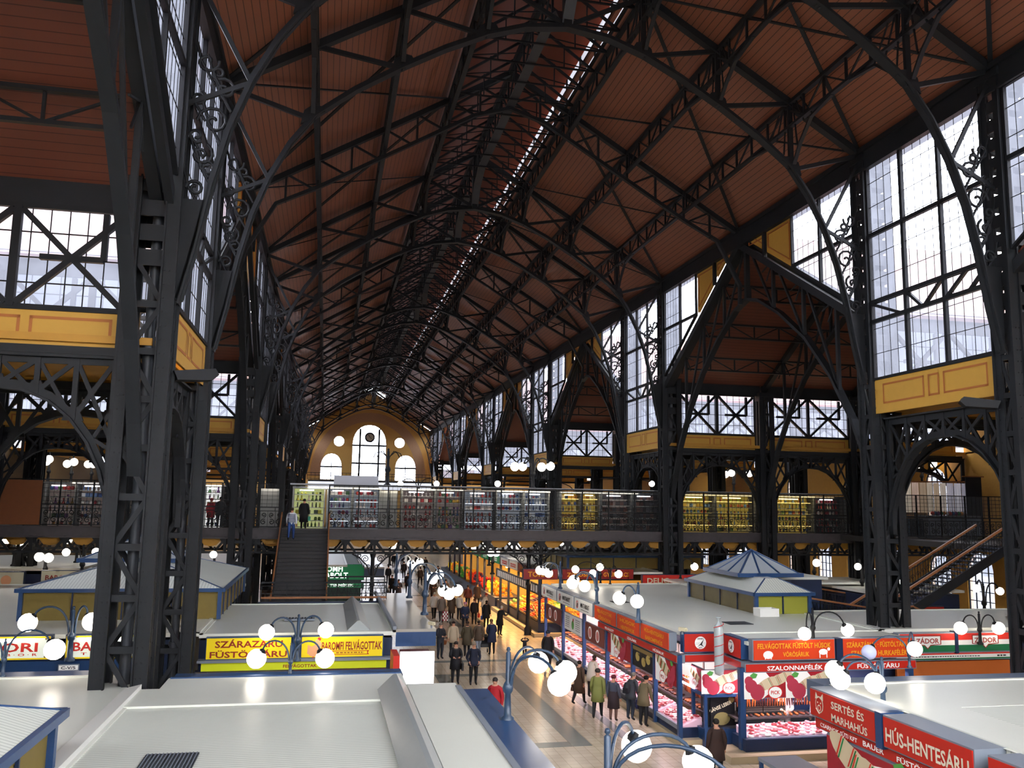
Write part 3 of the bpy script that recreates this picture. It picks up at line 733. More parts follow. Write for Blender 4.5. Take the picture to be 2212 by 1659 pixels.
def roof_sheet(name, label, x0, x1, y0, y1, z, m=ROOFP, t=.1, notch=None, trim=ROOFP):
    """flat stall roof: sheet with a pale upstand border"""
    e = empty(name, ((x0+x1)/2, y0, z), label, 'stall roof'); cx = (x0+x1)/2
    q = MB(); q.bb(x0-cx, x1-cx, 0, y1-y0, -t, 0); q.obj('sheet', m, e)
    q = MB()
    for a, b, c, d in ((x0-cx, x1-cx, 0, .12), (x0-cx, x1-cx, y1-y0-.12, y1-y0), (x0-cx, x0-cx+.12, 0, y1-y0), (x1-cx-.12, x1-cx, 0, y1-y0)): q.bb(a, b, c, d, 0, .035)
    q.obj('edge_strip', trim, e); return e
def stall_body(label, x0, x1, y0, y1, z=2.9, m=DKBLUE):
    e = empty('stall_carcass', ((x0+x1)/2, (y0+y1)/2, 0), label, 'market stall'); a, b = (x1-x0)/2, (y1-y0)/2
    q = MB(); q.bb(-a, a, -b, b, .3, z); q.obj('wall', m, e)
    q = MB(); q.bb(-a-.05, a+.05, -b-.05, b+.05, 0, .3); q.obj('plinth', PLINTH, e); return e
def lantern(label, x0, x1, y0, y1, z0, h, zr_, inset, panes, ribs='X', pyramid=None, front=None):
    """raised roof lantern: mesh or glazed sides, blue posts and eaves, hipped ribbed roof"""
    t = empty('roof_lantern', ((x0+x1)/2, (y0+y1)/2, z0), label, 'roof lantern'); a, b = (x1-x0)/2, (y1-y0)/2
    for i_, s in enumerate(((-a, -b, a, -b), (a, -b, a, b), (a, b, -a, b), (-a, b, -a, -b))):
        q = MB(); q.poly([(s[0]*.99, s[1]*.99, 0), (s[2]*.99, s[3]*.99, 0), (s[2]*.99, s[3]*.99, h), (s[0]*.99, s[1]*.99, h)]); q.obj('mesh_panel', front if front and i_ == 0 else panes, t)
        n = max(2, int(math.hypot(s[2]-s[0], s[3]-s[1])/1.4)); q = MB()
        for i in range(1, n): x, y = s[0]+(s[2]-s[0])*i/n, s[1]+(s[3]-s[1])*i/n; q.bb(x-.025, x+.025, y-.025, y+.025, 0, h)
        q.obj('mullion', DKBLUE, t)
    for sx in (-1, 1):
        for sy in (-1, 1): q = MB(); q.bb(sx*a-.07, sx*a+.07, sy*b-.07, sy*b+.07, 0, h); q.obj('corner_post', BLUE, t)
    q = MB(); A, B = a+.15, b+.15; C, D = A-inset, B-inset
    V = [(-A, -B, h), (A, -B, h), (A, B, h), (-A, B, h), (-C, -D, h+zr_), (C, -D, h+zr_), (C, D, h+zr_), (-C, D, h+zr_)]
    q.add(V, [(0,1,5,4), (2,3,7,6)], 0); q.add(V, [(1,2,6,5), (3,0,4,7)], 1); q.add(V, [(4,5,6,7)], 2); q.add(V, [(0,3,2,1)], 2)
    q.obj('hipped_roof', [ROOFX, ROOFY, ROOFP], t)
    q = MB()
    for i, j in ((0, 1), (1, 2), (2, 3), (3, 0)): q.beam((V[i][0], V[i][1], h-.03), (V[j][0], V[j][1], h-.03), .1, .13)
    for i in range(4): q.beam(V[i], V[i+4], .05, .04)
    q.obj('eave_trim', BLUE, t)
    if pyramid:
        px, py, pw, pd, ph = pyramid; q = MB(); zb = h+zr_+.05; P = [(px-pw, py-pd, zb), (px+pw, py-pd, zb), (px+pw, py+pd, zb), (px-pw, py+pd, zb)]; ap = (px, py, zb+ph)
        q.add(P+[ap], [(0,1,4), (1,2,4), (2,3,4), (3,0,4)]); q.obj('skylight_pyramid', mat('frosted_skylight', '#b7bfc4', .3), t)
        q = MB()
        for p, r in zip(P, P[1:]+P[:1]):
            q.beam(p, r, .12, .16)
            for f in (0, .33, .66): q.beam([p[i]+(r[i]-p[i])*f for i in range(3)], ap, .07, .06)
        q.obj('glazing_bar', BLUE, t)
    return t
def canopy(label, x0, x1, y0, y1, z, t=.55, m=BLUE, top=None):
    e = empty('blue_canopy', ((x0+x1)/2, y0, z), label, 'canopy'); a = (x1-x0)/2
    q = MB(); q.bb(-a, a, 0, y1-y0, -.1, 0); q.obj('top_sheet', top or m, e)
    q = MB(); q.bb(a-.04, a, 0, y1-y0, -t, -.1); q.bb(-a, a-.04, 0, .04, -t, -.1); q.bb(-a, a-.04, y1-y0-.04, y1-y0, -t, -.1); q.obj('fascia', m, e)
    q = MB(); q.bb(-a-.1, -a+.02, 0, y1-y0, -.02, .1); q.obj('gutter', GREY, e); return e
def ridge_cap(label, x0, x1, y0, y1, z):
    q = MB(); q.prism([(x0, z), (x0+.34, z+.32), (x0+.42, z+.34), (x1, z)], 'Y', y0, y1)
    return tag(q.obj('roof_ridge_flashing', ROOFG), label, 'roof flashing')

# --- near left block
stall_body('blue carcass of the near left stall block', -3.5, 2.9, -3, 20.5)
roof_sheet('stall_roof', 'ribbed pale roof of the near left stalls', -3.9, 3.2, -4, 21.1, 3.2, ROOFY)
q = MB(); q.bb(-3.45, 2.05, 19.6, 22.5, 3.205, 3.25); q.bb(-3.9, -3.45, 19.6, 21.3, 3.205, 3.25); tag(q.obj('roof_margin', ROOFP), 'smooth pale margin strip across the near left stall roof', 'roof flashing')
q = MB(); q.bb(-3.4, 2.1, 22.5, 23.3, 2.75, 3.2); q.bb(-3.4, 2.05, 22.4, 22.52, 3.2, 3.28); tag(q.obj('roof_edge_beam', BLUE), 'blue fascia along the far edge of the near left stalls', 'fascia')
ridge_cap('grey sloping ridge cap on the near left stall roof', 1.35, 2.05, -4, 20.6, 3.25)
q = MB(); q.bb(2.05, 3.2, -4, 21, 3.2, 3.27); tag(q.obj('roof_margin', ROOFP), 'smooth pale roof strip beside the nearest blue canopy', 'roof flashing')
canopy('long blue canopy over the aisle edge of the near left stalls', 3.24, 3.9, -4, 20.6, 3.2)
q = MB(); q.prism([(-4.2, 3.15), (-3.85, 3.15), (-3.85, 3.34), (-4.2, 3.26)], 'Y', -4, 21.4); tag(q.obj('roof_kerb', WHITE), 'white kerb between the two near left stall roofs', 'roof flashing')
q = MB(); q.bb(-2.75, -1.9, 15., 16.12, 3.205, 3.23, 0)
for i in range(14): q.bb(-2.72+i*.06, -2.705+i*.06, 15.03, 16.1, 3.23, 3.245, 1)
tag(q.obj('roof_grille', [mat('dark_grille', '#3c4046', .5), GREY]), 'dark slatted vent grille in the nearest ribbed roof', 'vent')
stall_body('blue carcass of the far left near stalls', -24, -4.3, -3, 22.6)
roof_sheet('stall_roof', 'smooth pale roof left of the near columns', -24.5, -4.2, -4, 23.2, 3.2, ROOFP)
q = MB(); q.bb(-24.5, -4.9, 23.2, 24.0, 2.8, 3.2); tag(q.obj('roof_edge_beam', BLUE), 'blue fascia along the far edge of the roof left of the near columns', 'fascia')
lantern('raised lantern with ochre mesh sides, nearest at lower left', -11, -4.0, 6, 15.2, 3.2, .95, .75, 2.2, MESHW)
# --- middle left block
stall_body('blue carcass of the middle left stall block', -3.9, 2.5, 31.2, 39.4, 2.8)
roof_sheet('stall_roof', 'pale flat roof behind the yellow signs', -3.9, 2.6, 31., 39.6, 3.0)
ridge_cap('grey ridge cap on the roof behind the yellow signs', .95, 1.75, 31.6, 39.4, 3.0)
canopy('blue canopy on the aisle side of the middle left stalls', 2.6, 4.0, 31., 43, 3.1, .58, top=mat('grey_tan_sheet', '#a9a49a', .25))
stall_body('blue carcass of the lantern stall block', -24, -4.9, 31.4, 48, 2.8)
roof_sheet('stall_roof', 'pale flat roof around the mesh lantern on the left', -24, -3.9, 31., 48.4, 3.05)
lantern('raised lantern with wire mesh sides and ribbed hipped roof, left of the stairs', -10.5, -3.7, 34.6, 44.6, 3.05, 1.1, .75, 2.6, MESHW, pyramid=(-.5, .5, 2., 2., 1.))
def gold_dots(q):
    pass
def hen(q):
    blob(q, [(-1.15, -.2), (-1.02, -.3), (-.85, -.3), (-.74, -.12), (-.68, .1), (-.74, .2), (-.82, .27), (-.9, .22), (-.88, .1), (-1.0, .02), (-1.14, .08)], 3)
    blob(q, [(-.84, .27), (-.78, .33), (-.7, .27), (-.74, .2)], 4); q.beam((-.95, -.02, -.3), (-.95, -.02, -.36), .03, m=4)
    blob(q, [(-.33, -.2), (-.38, -.26), (.9, -.26), (.85, -.2), (.9, -.13), (-.38, -.13)], 5, -.016); blob(q, [(-.3, -.24), (.83, -.24), (.83, -.15), (-.3, -.15)], 0, -.019); bars(q, 1, -.2, .72, -.21, y=-.022)
PEACH = mat('peach_hen_print', '#eda878', .5)
zs = 2.62; yf = 30.55
sign('fascia_sign', 'yellow sign lettered SZÁRAZÁRU FÜSTÖLTÁRU in red', 'F', (-2.25, yf, zs), 2.68, .66, YELS, [('SZÁRAZÁRU', 1, 2.15, .27, 0, .16), ('FÜSTÖLTÁRU', 1, 2.45, .25, 0, -.17)], mats=[REDT], housing=BLUE)
sign('fascia_sign', 'yellow sign with a pale hen lettered BAROMFI FELVÁGOTTAK', 'F', (.78, yf, zs), 2.68, .66, YELS, [('BAROMFI FELVÁGOTTAK', 1, 2.0, .34, .32, .06)], mats=[REDT, GOLDT, PEACH, REDL, REDS], housing=BLUE, extra=hen)
q = MB(); q.bb(-.85, -.6, yf-.02, yf+.25, zs-.42, zs+.38); tag(q.obj('sign_pillar', BLUE), 'blue pillar between the two yellow signs', 'pillar', kind='thing')
sign('strip_sign', 'lime yellow strip lettered FELVÁGOTTAK below the yellow signs', 'F', (-.73, yf+.05, 2.03), 6.0, .26, LIMES, [('FELVÁGOTTAK', 1, 1.1, .13, .15, 0)], mats=[REDT], housing=DKBLUE)
q = MB(); q.bb(-3.85, 2.4, yf-.12, yf+.3, 2.18, 2.26); tag(q.obj('sign_ledge', GREY), 'grey ledge under the yellow signs', 'ledge')
def crown(q):
    blob(q, [(-1.35, -.12), (-1.3, .1), (-1.22, .0), (-1.12, .14), (-1.02, .0), (-.94, .1), (-.9, -.12)], 2)
sign('strip_sign', 'tan strip lettered THE GENUINE BLACK AND GOLD with white crown, below the yellow sign', 'F', (-2.4, yf+.1, 1.72), 3.0, .28, BROWNBAND, [('THE GENUINE BLACK AND GOLD', 1, 1.7, .1, .3, 0)], mats=[BLACK, WHT], extra=crown, housing=DKBLUE)
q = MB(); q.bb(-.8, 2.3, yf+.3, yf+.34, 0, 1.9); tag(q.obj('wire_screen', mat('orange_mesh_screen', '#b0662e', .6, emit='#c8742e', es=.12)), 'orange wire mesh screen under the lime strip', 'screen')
for t_, p_, lab in ((None, (11.5, 27.0, 3.38), 'small grey security camera on the notched sign corner'), (None, (3.85, 31.15, 3.1), 'small security camera on the end of the blue canopy')):
    t = empty('security_camera', p_, lab, 'camera'); q = MB(); q.bb(-.03, .03, -.03, .03, 0, .12); q.obj('bracket', GREY, t); q = MB(); q.box((0, -.05, .17), (.12, .26, .11), rz=.5); q.tube([(0.06, -.15, .17), (.09, -.2, .17)], .04, 8); q.obj('housing', CREAM, t)
q = MB(); q.bb(-.55, .55, 0, .5, 0, .06, 0)
for i in range(9): q.bb(-.5+i*.115, -.46+i*.115, .03, .47, .06, .075, 1)
tag(q.obj('roof_vent', [GREY, IRON2], None, (-.75, 34.0, 3.03)), 'flat grey vent on the roof behind the yellow signs', 'vent')
# --- left cluster of lit box signs
DUSTY = mat('lit_sign_face', '#cfd6c8', .4, emit='#e6ecdc', es=.45)
def boxframe(q):
    for x in (-1, 1):
        for z in (-1, 1): disc(q, x*(1.02), z*.27, .03, 2)
    q.poly([(-.8, -.03, .2), (.7, -.03, .2), (.7, -.03, .29), (-.8, -.03, .29)], 3)
sign('box_sign', 'lit sign in a yellow frame lettered DORI in red', 'F', (-9.35, 30.2, 2.8), 2.3, .7, DUSTY, [('DORI', 1, 1.5, .28, .05, .02), ('T · I · B · O · R', 1, 1.5, .08, .05, -.2)], mats=[REDL, BROWNBAND, TUBE, YELS], border=4, housing=DKBLUE, extra=boxframe)
sign('box_sign', 'lit sign in a yellow frame lettered BAROMFI in red, beside the column', 'F', (-6.6, 30.2, 2.8), 2.3, .7, DUSTY, [('BAROMFI', 1, 1.9, .28, 0, .02), ('T · O · L · L', 1, 1.4, .08, 0, -.2)], mats=[REDL, BROWNBAND, TUBE, YELS], border=4, housing=DKBLUE, extra=boxframe)
sign('number_plate', 'small white stall number plate reading C-V/5', 'F', (-7.6, 30.1, 2.2), .55, .14, WHT, [('C-V/5', 1, .42, .09, 0, 0)], mats=[BLACK], depth=.05)
sign('strip_sign', 'blue fascia strip under the red-lettered lit signs', 'F', (-9., 30.35, 2.2), 7.6, .34, BLUE, [], housing=DKBLUE)
sign('strip_sign', 'tan strip lettered THE GENUINE BLACK AND GOLD, left of the near columns', 'F', (-7.6, 30.4, 1.88), 3.2, .26, BROWNBAND, [('THE GENUINE BLACK AND GOLD', 1, 1.9, .1, .3, 0)], mats=[BLACK, WHT], extra=crown, housing=DKBLUE)
# white lit cabinet at the aisle end
t = empty('light_cabinet', (2.9, 26.6, 0), 'glowing white display cabinet with a red side at the aisle edge', 'cabinet')
q = MB(); q.bb(-.52, .5, 0, .08, 1.7, 3.06); q.obj('lit_front', mat('glowing_white_panel', '#ffffff', .4, emit='#f4f2ff', es=2.6), t)
q = MB(); q.bb(-.72, -.53, .0, 1.2, .2, 2.95); q.obj('red_side', REDS, t)
q = MB(); q.bb(-.44, .45, .09, 1.2, 0, 2.95); q.bb(-.44, .45, .02, .09, 0, 1.69); q.obj('body', mat('maroon_cabinet', '#5b1f22', .5), t)
# --- far left stalls and lamps
roof_sheet('stall_roof', 'pale roof of the stalls left of the bridge stairs', -3, 1.6, 58.5, 76, 3.3)
stall_body('dark carcass of the stall with the green sign', -3, 2.6, 60.1, 76, 3.1, mat('dark_green_paint', '#15352a', .5))
sign('fascia_sign', 'green lit sign lettered BAROMFI MINTABOLT in white', 'F', (.3, 60, 2.75), 4.9, 1.0, GREENS, [('BAROMFI\nMINTABOLT', 1, 2.6, .8, .1, 0)], mats=[LITW], housing=DKBLUE)
sign('strip_sign', 'green strip lettered LIBA-KACSA TERMÉKEK under the green sign', 'F', (.3, 60.1, 1.9), 4.9, .36, GREENS, [('LIBA-KACSA TERMÉKEK', 1, 3.4, .2, .1, 0)], mats=[LITW], housing=DKBLUE)
canopy('blue canopy beside the green sign', 2.7, 4.0, 58.5, 76, 3.2, .6, DKBLUE, mat('grey_tan_sheet', '#a9a49a', .25))
for x0, x1, y0, y1, lab, m_ in ((-24, -13.5, 54, 66, 'pale roof far behind the mesh lantern', ROOFP), (-12.5, -5, 57, 72, 'pale roof beyond the left bridge underpass', ROOFP)):
    stall_body('dark carcass under the '+lab, x0+.3, x1-.3, y0+.2, y1, 3.1); roof_sheet('stall_roof', lab, x0, x1, y0, y1, 3.4, m_)
sign('box_sign', 'cream sign lettered BAROMFI SZAKÜZLET in red, far left', 'F', (-12.2, 49.3, 3.35), 3.8, .62, CREAM, [('BAROMFI SZAKÜZLET', 1, 3.4, .32, 0, 0)], mats=[REDT], housing=DKBLUE)
sign('picture_board', 'pale picture board beneath the gallery at far left', 'F', (-16.2, 49.2, 3.2), 2.6, .8, CREAM, [], mats=[PEACH], housing=DKBLUE, extra=lambda q: [disc(q, x, 0, .25, 1) for x in (-.9, -.2, .5)])
q = MB(); q.bb(-17.6, -14.7, 49.25, 49.5, .4, 2.7); tag(q.obj('lit_counter', mat('warm_lit_counter', '#c8782c', .5, emit='#d9822c', es=.35)), 'warm orange lit counter at the far left', 'counter')
# --- middle right block
XW = 11.35; YF = 25.2
stall_body('blue carcass of the middle right stall block', 13.4, 18.7, 26.8, 44.3, 3.1)
roof_sheet('stall_roof', 'large pale flat roof of the middle right stall block', 11.7, 18.9, 27.2, 44.6, 3.35)
q = MB(); q.bb(13.0, 18.9, 25.45, 27.2, 3.25, 3.352); tag(q.obj('roof_margin', ROOFP), 'pale front margin of the middle right stall roof', 'roof flashing')
lantern('raised lantern with yellow green glazing on the middle right roof', 16.7, 19.0, 31.9, 38.3, 3.35, .8, .5, 1.0, mat('dark_glazed_side', '#5c5230', .4, noise=.2), pyramid=(.5, .3, 1.45, 1.7, .95), front=MESHG)
q = MB(); q.bb(19.3, 21.6, 35.2, 39, 3.0, 4.4, 0); q.bb(19.2, 21.8, 35., 39, 4.4, 4.5, 1); tag(q.obj('roof_box', [DKBLUE, ROOFP]), 'dark blue box with a pale lid behind the glazed lantern', 'roof box')
for x, y, w_, d_ in ((14.7, 29.5, .9, .7), (12.6, 36.3, .7, .6)):
    q = MB(); q.bb(x-w_/2, x+w_/2, y-d_/2, y+d_/2, 3.355, 3.375); tag(q.obj('roof_vent', mat('dark_roof_vent', '#33363a', .6)), 'small dark vent on the big right roof, '+('nearer the front' if y < 30 else 'nearer the lamps'), 'vent')
t = empty('roof_trough', (at(1655, 1322, Y=31.3).x, 31.3, 3.36), 'white tray standing below the glazed lantern', 'tray')
q = MB(); q.bb(-.36, .36, -.25, .25, 0, .05); q.bb(-.4, .4, -.27, -.23, 0, .3); q.bb(-.4, .4, .23, .27, 0, .3); q.bb(-.4, -.36, -.25, .25, 0, .3); q.bb(.36, .4, -.25, .25, 0, .3); q.obj('body', WHITE, t)
PK = [mat('salami_beige', '#d9c7a4', .5), mat('salami_cut', '#b8384e', .5), WHT, GREENS, REDL, mat('parsley_green', '#57a04a', .5)]
RED2 = mat('crimson_poster', '#a81f2c', .4)
def pick(s=1., logo='PICK', flip=1):
    """salami picture: tied sausage, cut faces and an oval label"""
    def f(q):
        blob(q, [(-.82*s, .4*s), (-.1*s, .4*s), (.3*s, -.05*s), (-.2*s, -.4*s), (-.82*s, -.4*s)] if s < 1.5 else [(-.1, .4), (.6, .5), (.9, -.3)], 3, -.0165)
        for j, (x, z, a) in enumerate(((-.1, .14, .5), (.2, .22, .5), (.42, .3, .45))):
            pts = []
            for i in range(16):
                an = 2*PI*i/16; u, v = .42*math.cos(an), .15*math.sin(an); pts.append((flip*s*(x+u*math.cos(a)-v*math.sin(a)), s*(z+u*math.sin(a)+v*math.cos(a))-.12*s))
            blob(q, pts, 1, -.018-.001*j)
            for o, mm in ((-.14, 4), (-.1, 5), (.16, 4), (.2, 5)):
                q.beam((flip*s*(x+o*math.cos(a)-.13*math.sin(a)), -.0215-.001*j, s*(z+o*math.sin(a)+.13*math.cos(a))-.12*s), (flip*s*(x+o*math.cos(a)+.13*math.sin(a)), -.0215-.001*j, s*(z+o*math.sin(a)-.13*math.cos(a))-.12*s), .03*s, .003, m=mm)
        for x, z, r in ((-.38, -.2, .24), (-.58, -.02, .2), (-.66, .14, .14)): disc(q, flip*s*x, s*z, r*s, 2, -.026-r*.01)
        blob(q, [(flip*s*x, s*z) for x, z in ((-.62, .3), (-.5, .38), (-.36, .33), (-.42, .22), (-.56, .2))], 6, -.024)
        disc(q, flip*s*.22, -.22*s, .2*s, 5, -.027, ax=1.25); disc(q, flip*s*.22, -.22*s, .17*s, 3, -.028, ax=1.3); q.text(logo, 5, .3*s, .11*s, (flip*s*.22, -.024, -.22*s), FRONT, .008)
    return f
ZP = 2.08
# west side: posts, upper signs, red band, posters, counters
PY_ = [26.9, 29.0, 31.2, 34.2, 37.4, 40.8, 44.2]
for i, y in enumerate(PY_):
    q = MB(); q.bb(-.07, .07, -.07, .07, 0, 2.75); o = q.obj('stall_post', BLUE, None, (XW, y, 0)); tag(o, f'blue stall post on the lit meat counter, {ORD[i]} of the row', 'post')
SGN = [(27.35, 29.9, ['HÚS-HENTESÁRU', 'BAROMFIHÚS'], ORS, GOLDT), (30.05, 32.45, ['HÚSOK', 'HENTESÁRUK'], ORS, GOLDT), (32.65, 35.3, ['FELVÁGOTTAK', 'TŐKEHÚSOK'], ORS, GOLDT)]
for i, (y0, y1, L, bd, tx) in enumerate(SGN):
    w_ = y1-y0
    sign('fascia_sign', f'orange-red aisle sign with gold lettering {" ".join(L)}', 'W', (XW-.18, (y0+y1)/2, 3.1), w_, .52, bd, [(L[0], 1, w_*.7, .17, 0, .11), (L[1], 1, w_*.62, .17, 0, -.13)], mats=[tx], housing=GREY)
def logo_c(q):
    bars(q, 1, -.25, .85, -.17); disc(q, -.85, 0, .17, 2); disc(q, -.83, 0, .12, 0, -.02); blob(q, [(-.86, .1), (-.72, .04), (-.8, -.14), (-.9, -.08)], 3, -.022)
for i, (y0, y1) in enumerate(((35.7, 38.3), (38.55, 41.3), (41.55, 44.4))):
    sign('fascia_sign', f'white aisle sign with a red and black emblem lettered MINTABOLT, {ORD[i]} of three', 'W', (XW-.18, (y0+y1)/2, 3.1), y1-y0, .52, WHITE, [('MINTABOLT', 1, 1.3, .2, .3, .03)], mats=[BLACK, REDL, BLACK], housing=GREY, extra=logo_c)
sign('strip_sign', 'red band lettered SZALONNA, HENTESÁRU and FELVÁGOTT along the aisle side', 'W', (XW-.1, 31.0, 2.62), 8.2, .2, REDS, [('HÚSÁRUK', 1, 1., .12, 2.6, 0), ('SZALÁMIK', 1, 1., .12, 0, 0), ('FELVÁGOTT', 1, 1.1, .12, -2.6, 0)][::-1], mats=[WHT], housing=GREY)
for i, (a, b_) in enumerate(((26.95, 28.95), (31.3, 34.1))):
    sign('poster', f'red salami poster over the meat counter, {"at the corner end" if i == 0 else "second along the aisle"}', 'W', (XW-.03, (a+b_)/2, ZP), b_-a-.1, .72, RED2, [], mats=PK, depth=.05, extra=pick(1.1, flip=-1))
def goose(q):
    for x, z in ((-.5, .0), (.1, -.1), (.55, .05)): disc(q, x, z, .16, 1, ax=1.3); disc(q, x+.14, z+.1, .06, 1)
    q.poly([(-1, -.018, .2), (1, -.018, .2), (1, -.018, .34), (-1, -.018, .34)], 2)
sign('poster', 'black goose liver poster with a gold top over the meat counter', 'W', (XW-.03, 30.1, ZP), 2.1, .72, BLACK, [], mats=[mat('goose_print', '#b9a25a', .5), BROWNBAND], depth=.05, extra=goose)
for i, (a, b_) in enumerate(((34.4, 37.2), (41, 44.1))):
    sign('poster', f'meat cuts poster over the aisle counter, {"nearer" if i == 0 else "farther"}', 'W', (XW-.03, (a+b_)/2, ZP), b_-a-.2, .72, mat('brown_red_poster', '#7d3f36', .5), [], mats=[mat('raw_cut_print', '#c77a70', .5), WHT], depth=.05, extra=lambda q: [(disc(q, x, 0, .26, 2), disc(q, x, 0, .2, 1, -.02)) for x in (-.6, .45)])
sign('poster', 'white price poster with a green and red hen emblem', 'W', (XW-.03, 39.1, ZP), 2.7, .72, WHITE, [], mats=[BLACK, PK[5], REDL], depth=.05, extra=lambda q: (disc(q, .05, -.05, .2, 2), disc(q, .1, .16, .09, 3), bars(q, 1, -1.2, -.5, .22, 6), bars(q, 1, .5, 1.2, .22, 6)))
# front face
sign('fascia_sign', 'orange-red front sign lettered FELVÁGOTTAK FÜSTÖLT HÚSOK with white pig and cow', 'F', (14.45, YF, 3.14), 2.75, .58, ORS, [('FELVÁGOTTAK FÜSTÖLT HÚSOK', 1, 2.5, .2, 0, .14), ('VÖRÖSÁRUK', 1, .9, .18, .05, -.12)], mats=[GOLDT, WHT], housing=GREY,
     extra=lambda q: (disc(q, -.9, -.14, .12, 2, ax=1.4), q.beam((-1.0, -.02, -.2), (-1.0, -.02, -.27), .03, .004, m=2), q.beam((-.8, -.02, -.2), (-.8, -.02, -.27), .03, .004, m=2), disc(q, .98, -.08, .09, 2, ax=1.7), q.beam((.86, -.02, -.1), (.86, -.02, -.26), .03, .004, m=2), q.beam((1.1, -.02, -.1), (1.1, -.02, -.26), .03, .004, m=2), disc(q, 1.17, .0, .05, 2)))
sign('fascia_sign', 'orange-red front sign lettered SZÁRAZÁRUK SZALÁMIK HURKAFÉLÉK', 'F', (17.4, YF, 3.14), 2.55, .58, ORS, [('SZÁRAZÁRUK · FÜSTÖLTÁRUK', 1, 2.3, .2, 0, .13), ('SZALÁMIK · HURKAFÉLÉK', 1, 2., .2, 0, -.13)], mats=[GOLDT], housing=GREY)
sign('strip_sign', 'red front strip lettered SZALONNAFÉLÉK and FÜSTÖLTÁRU', 'F', (15.8, YF+.08, 2.6), 5.9, .22, REDS, [('SZALONNAFÉLÉK', 1, 1.9, .17, -1.3, 0), ('FÜSTÖLTÁRU', 1, 1.5, .17, 1.6, 0)], mats=[WHT], housing=GREY)
q = MB(); q.bb(15.88, 16.1, YF-.05, YF+.3, 2.8, 3.45); tag(q.obj('sign_pillar', DKBLUE), 'dark pillar between the two orange-red front signs', 'pillar', kind='thing')
for i, x in enumerate((13.55, 14.95)):
    sign('poster', f'square salami poster above the front counter, {["left", "right"][i]} of the pair', 'F', (x+.05, YF+.12, ZP), 1.35, .74, RED2, [], mats=PK, depth=.05, extra=pick(1.))
for i, x in enumerate((12.75, 15.75, 18.6)):
    q = MB(); q.bb(-.09, .09, -.09, .09, 0, 2.6); o = q.obj('stall_post', BLUE, None, (x, YF+.2, 0)); tag(o, f'blue stall post on the front counter, {["at the left corner", "in the middle", "at the right end"][i]}', 'post')
# notch corner with the hanging giant salami and the small cabinet
def round_logo(q): disc(q, 0, 0, .2, 1); blob(q, [(-.02, -.05), (.12, .12), (.05, -.05), (.12, -.13), (0, -.07), (-.12, -.13)], 2, -.022); q.beam((-.19, -.022, .0), (.19, -.022, .0), .015, .002, m=2); q.beam((-.19, -.022, -.04), (.19, -.022, -.04), .015, .002, m=2)
LG = [('SERBU', 2, .22, .05, 0, .13), ('KFT', 2, .12, .05, 0, -.155)]
sign('fascia_sign', 'short red sign with a round white cleaver emblem left of the giant salami', 'F', (12.15, 27.05, 3.1), 1.1, .56, REDS, [], mats=[WHT, BLACK], housing=BLUE, extra=lambda q: (round_logo(q), [q.text(a, b_, c_, d_, (e_, -.02, f_), FRONT, .008) for a, b_, c_, d_, e_, f_ in LG]))
sign('fascia_sign', 'narrow red sign with a round white cleaver emblem right of the giant salami', 'W', (12.88, 26.3, 3.1), 1.2, .56, REDS, [], mats=[WHT, BLACK], housing=BLUE, extra=lambda q: (round_logo(q), [q.text(a, b_, c_, d_, (e_, -.02, f_), FRONT, .008) for a, b_, c_, d_, e_, f_ in LG]))
sign('strip_sign', 'plain red strip turning the notched stall corner', 'F', (12.2, 27.0, 2.62), 1.2, .2, REDS, [], housing=GREY)
sign('strip_sign', 'plain red strip on the right side of the notched corner', 'W', (12.86, 26.2, 2.62), 1.3, .2, REDS, [], housing=GREY)
p = at(1553, 1400, Y=26.3); t = empty('giant_salami', (p.x, 26.3, 2.2), 'giant silvery salami hung upright at the stall corner', 'salami')
q = MB(); q.lathe([(.02, 0), (.13, .05), (.15, .15), (.15, 1.45), (.12, 1.55), (.05, 1.62), (.03, 1.7), (.09, 1.8)], n=14); q.obj('casing', mat('silver_casing', '#a9b3b3', .25, spec=.8), t)
q = MB()
for i in range(5): q.tube([(.155*math.cos(a*.7), .155*math.sin(a*.7), .15+i*.3+a*.03) for a in range(10)], .012, 4)
q.obj('tricolour_string', REDL, t)
t = empty('corner_cabinet', (12.6, 26.9, 0), 'blue glazed corner cabinet with black goose liver panels', 'cabinet')
q = MB(); q.bb(-.62, .62, -.5, .5, 0, .55); q.obj('base', BLUE, t)
q = MB()
for x in (-.58, .58):
    for y in (-.46, .46): q.bb(x-.05, x+.05, y-.05, y+.05, .55, 1.6)
q.bb(-.62, .62, -.5, .5, 1.52, 1.64); q.obj('frame', BLUE, t)
q = MB(); q.bb(-.5, .5, -.3, -.28, .6, 1.5, 0); q.text('GÄNSE LEBER', 1, .8, .14, (0, -.305, 1.2), (PI/2, -.35, 0)); disc(q, .05, .82, .2, 2, -.31, ax=1.4); disc(q, .38, 1.4, .1, 3, -.31); q.obj('display_panel', [BLACK, mat('cream_lettering', '#e6dfbf', .5), mat('pasta_heap', '#8f8454', .6), BROWNBAND], t)
q = MB(); q.bb(-.35, -.33, -.35, .4, .6, 1.5, 0); q.text('GÄNSE', 1, .45, .13, (-.355, 0, 1.15), (PI/2, -.3, -PI/2)); q.obj('side_panel', [BLACK, mat('cream_lettering', '#e6dfbf', .5)], t)
sign('poster', 'salami poster on the front of the corner cabinet', 'F', (12.6, 26.38, 2.0), 1.15, .7, RED2, [], mats=PK, depth=.05, extra=pick(.9))
sign('poster', 'narrow salami poster on the aisle side of the corner cabinet', 'W', (11.98, 26.92, 2.0), .95, .7, RED2, [], mats=PK, depth=.05, extra=pick(.75, flip=-1))
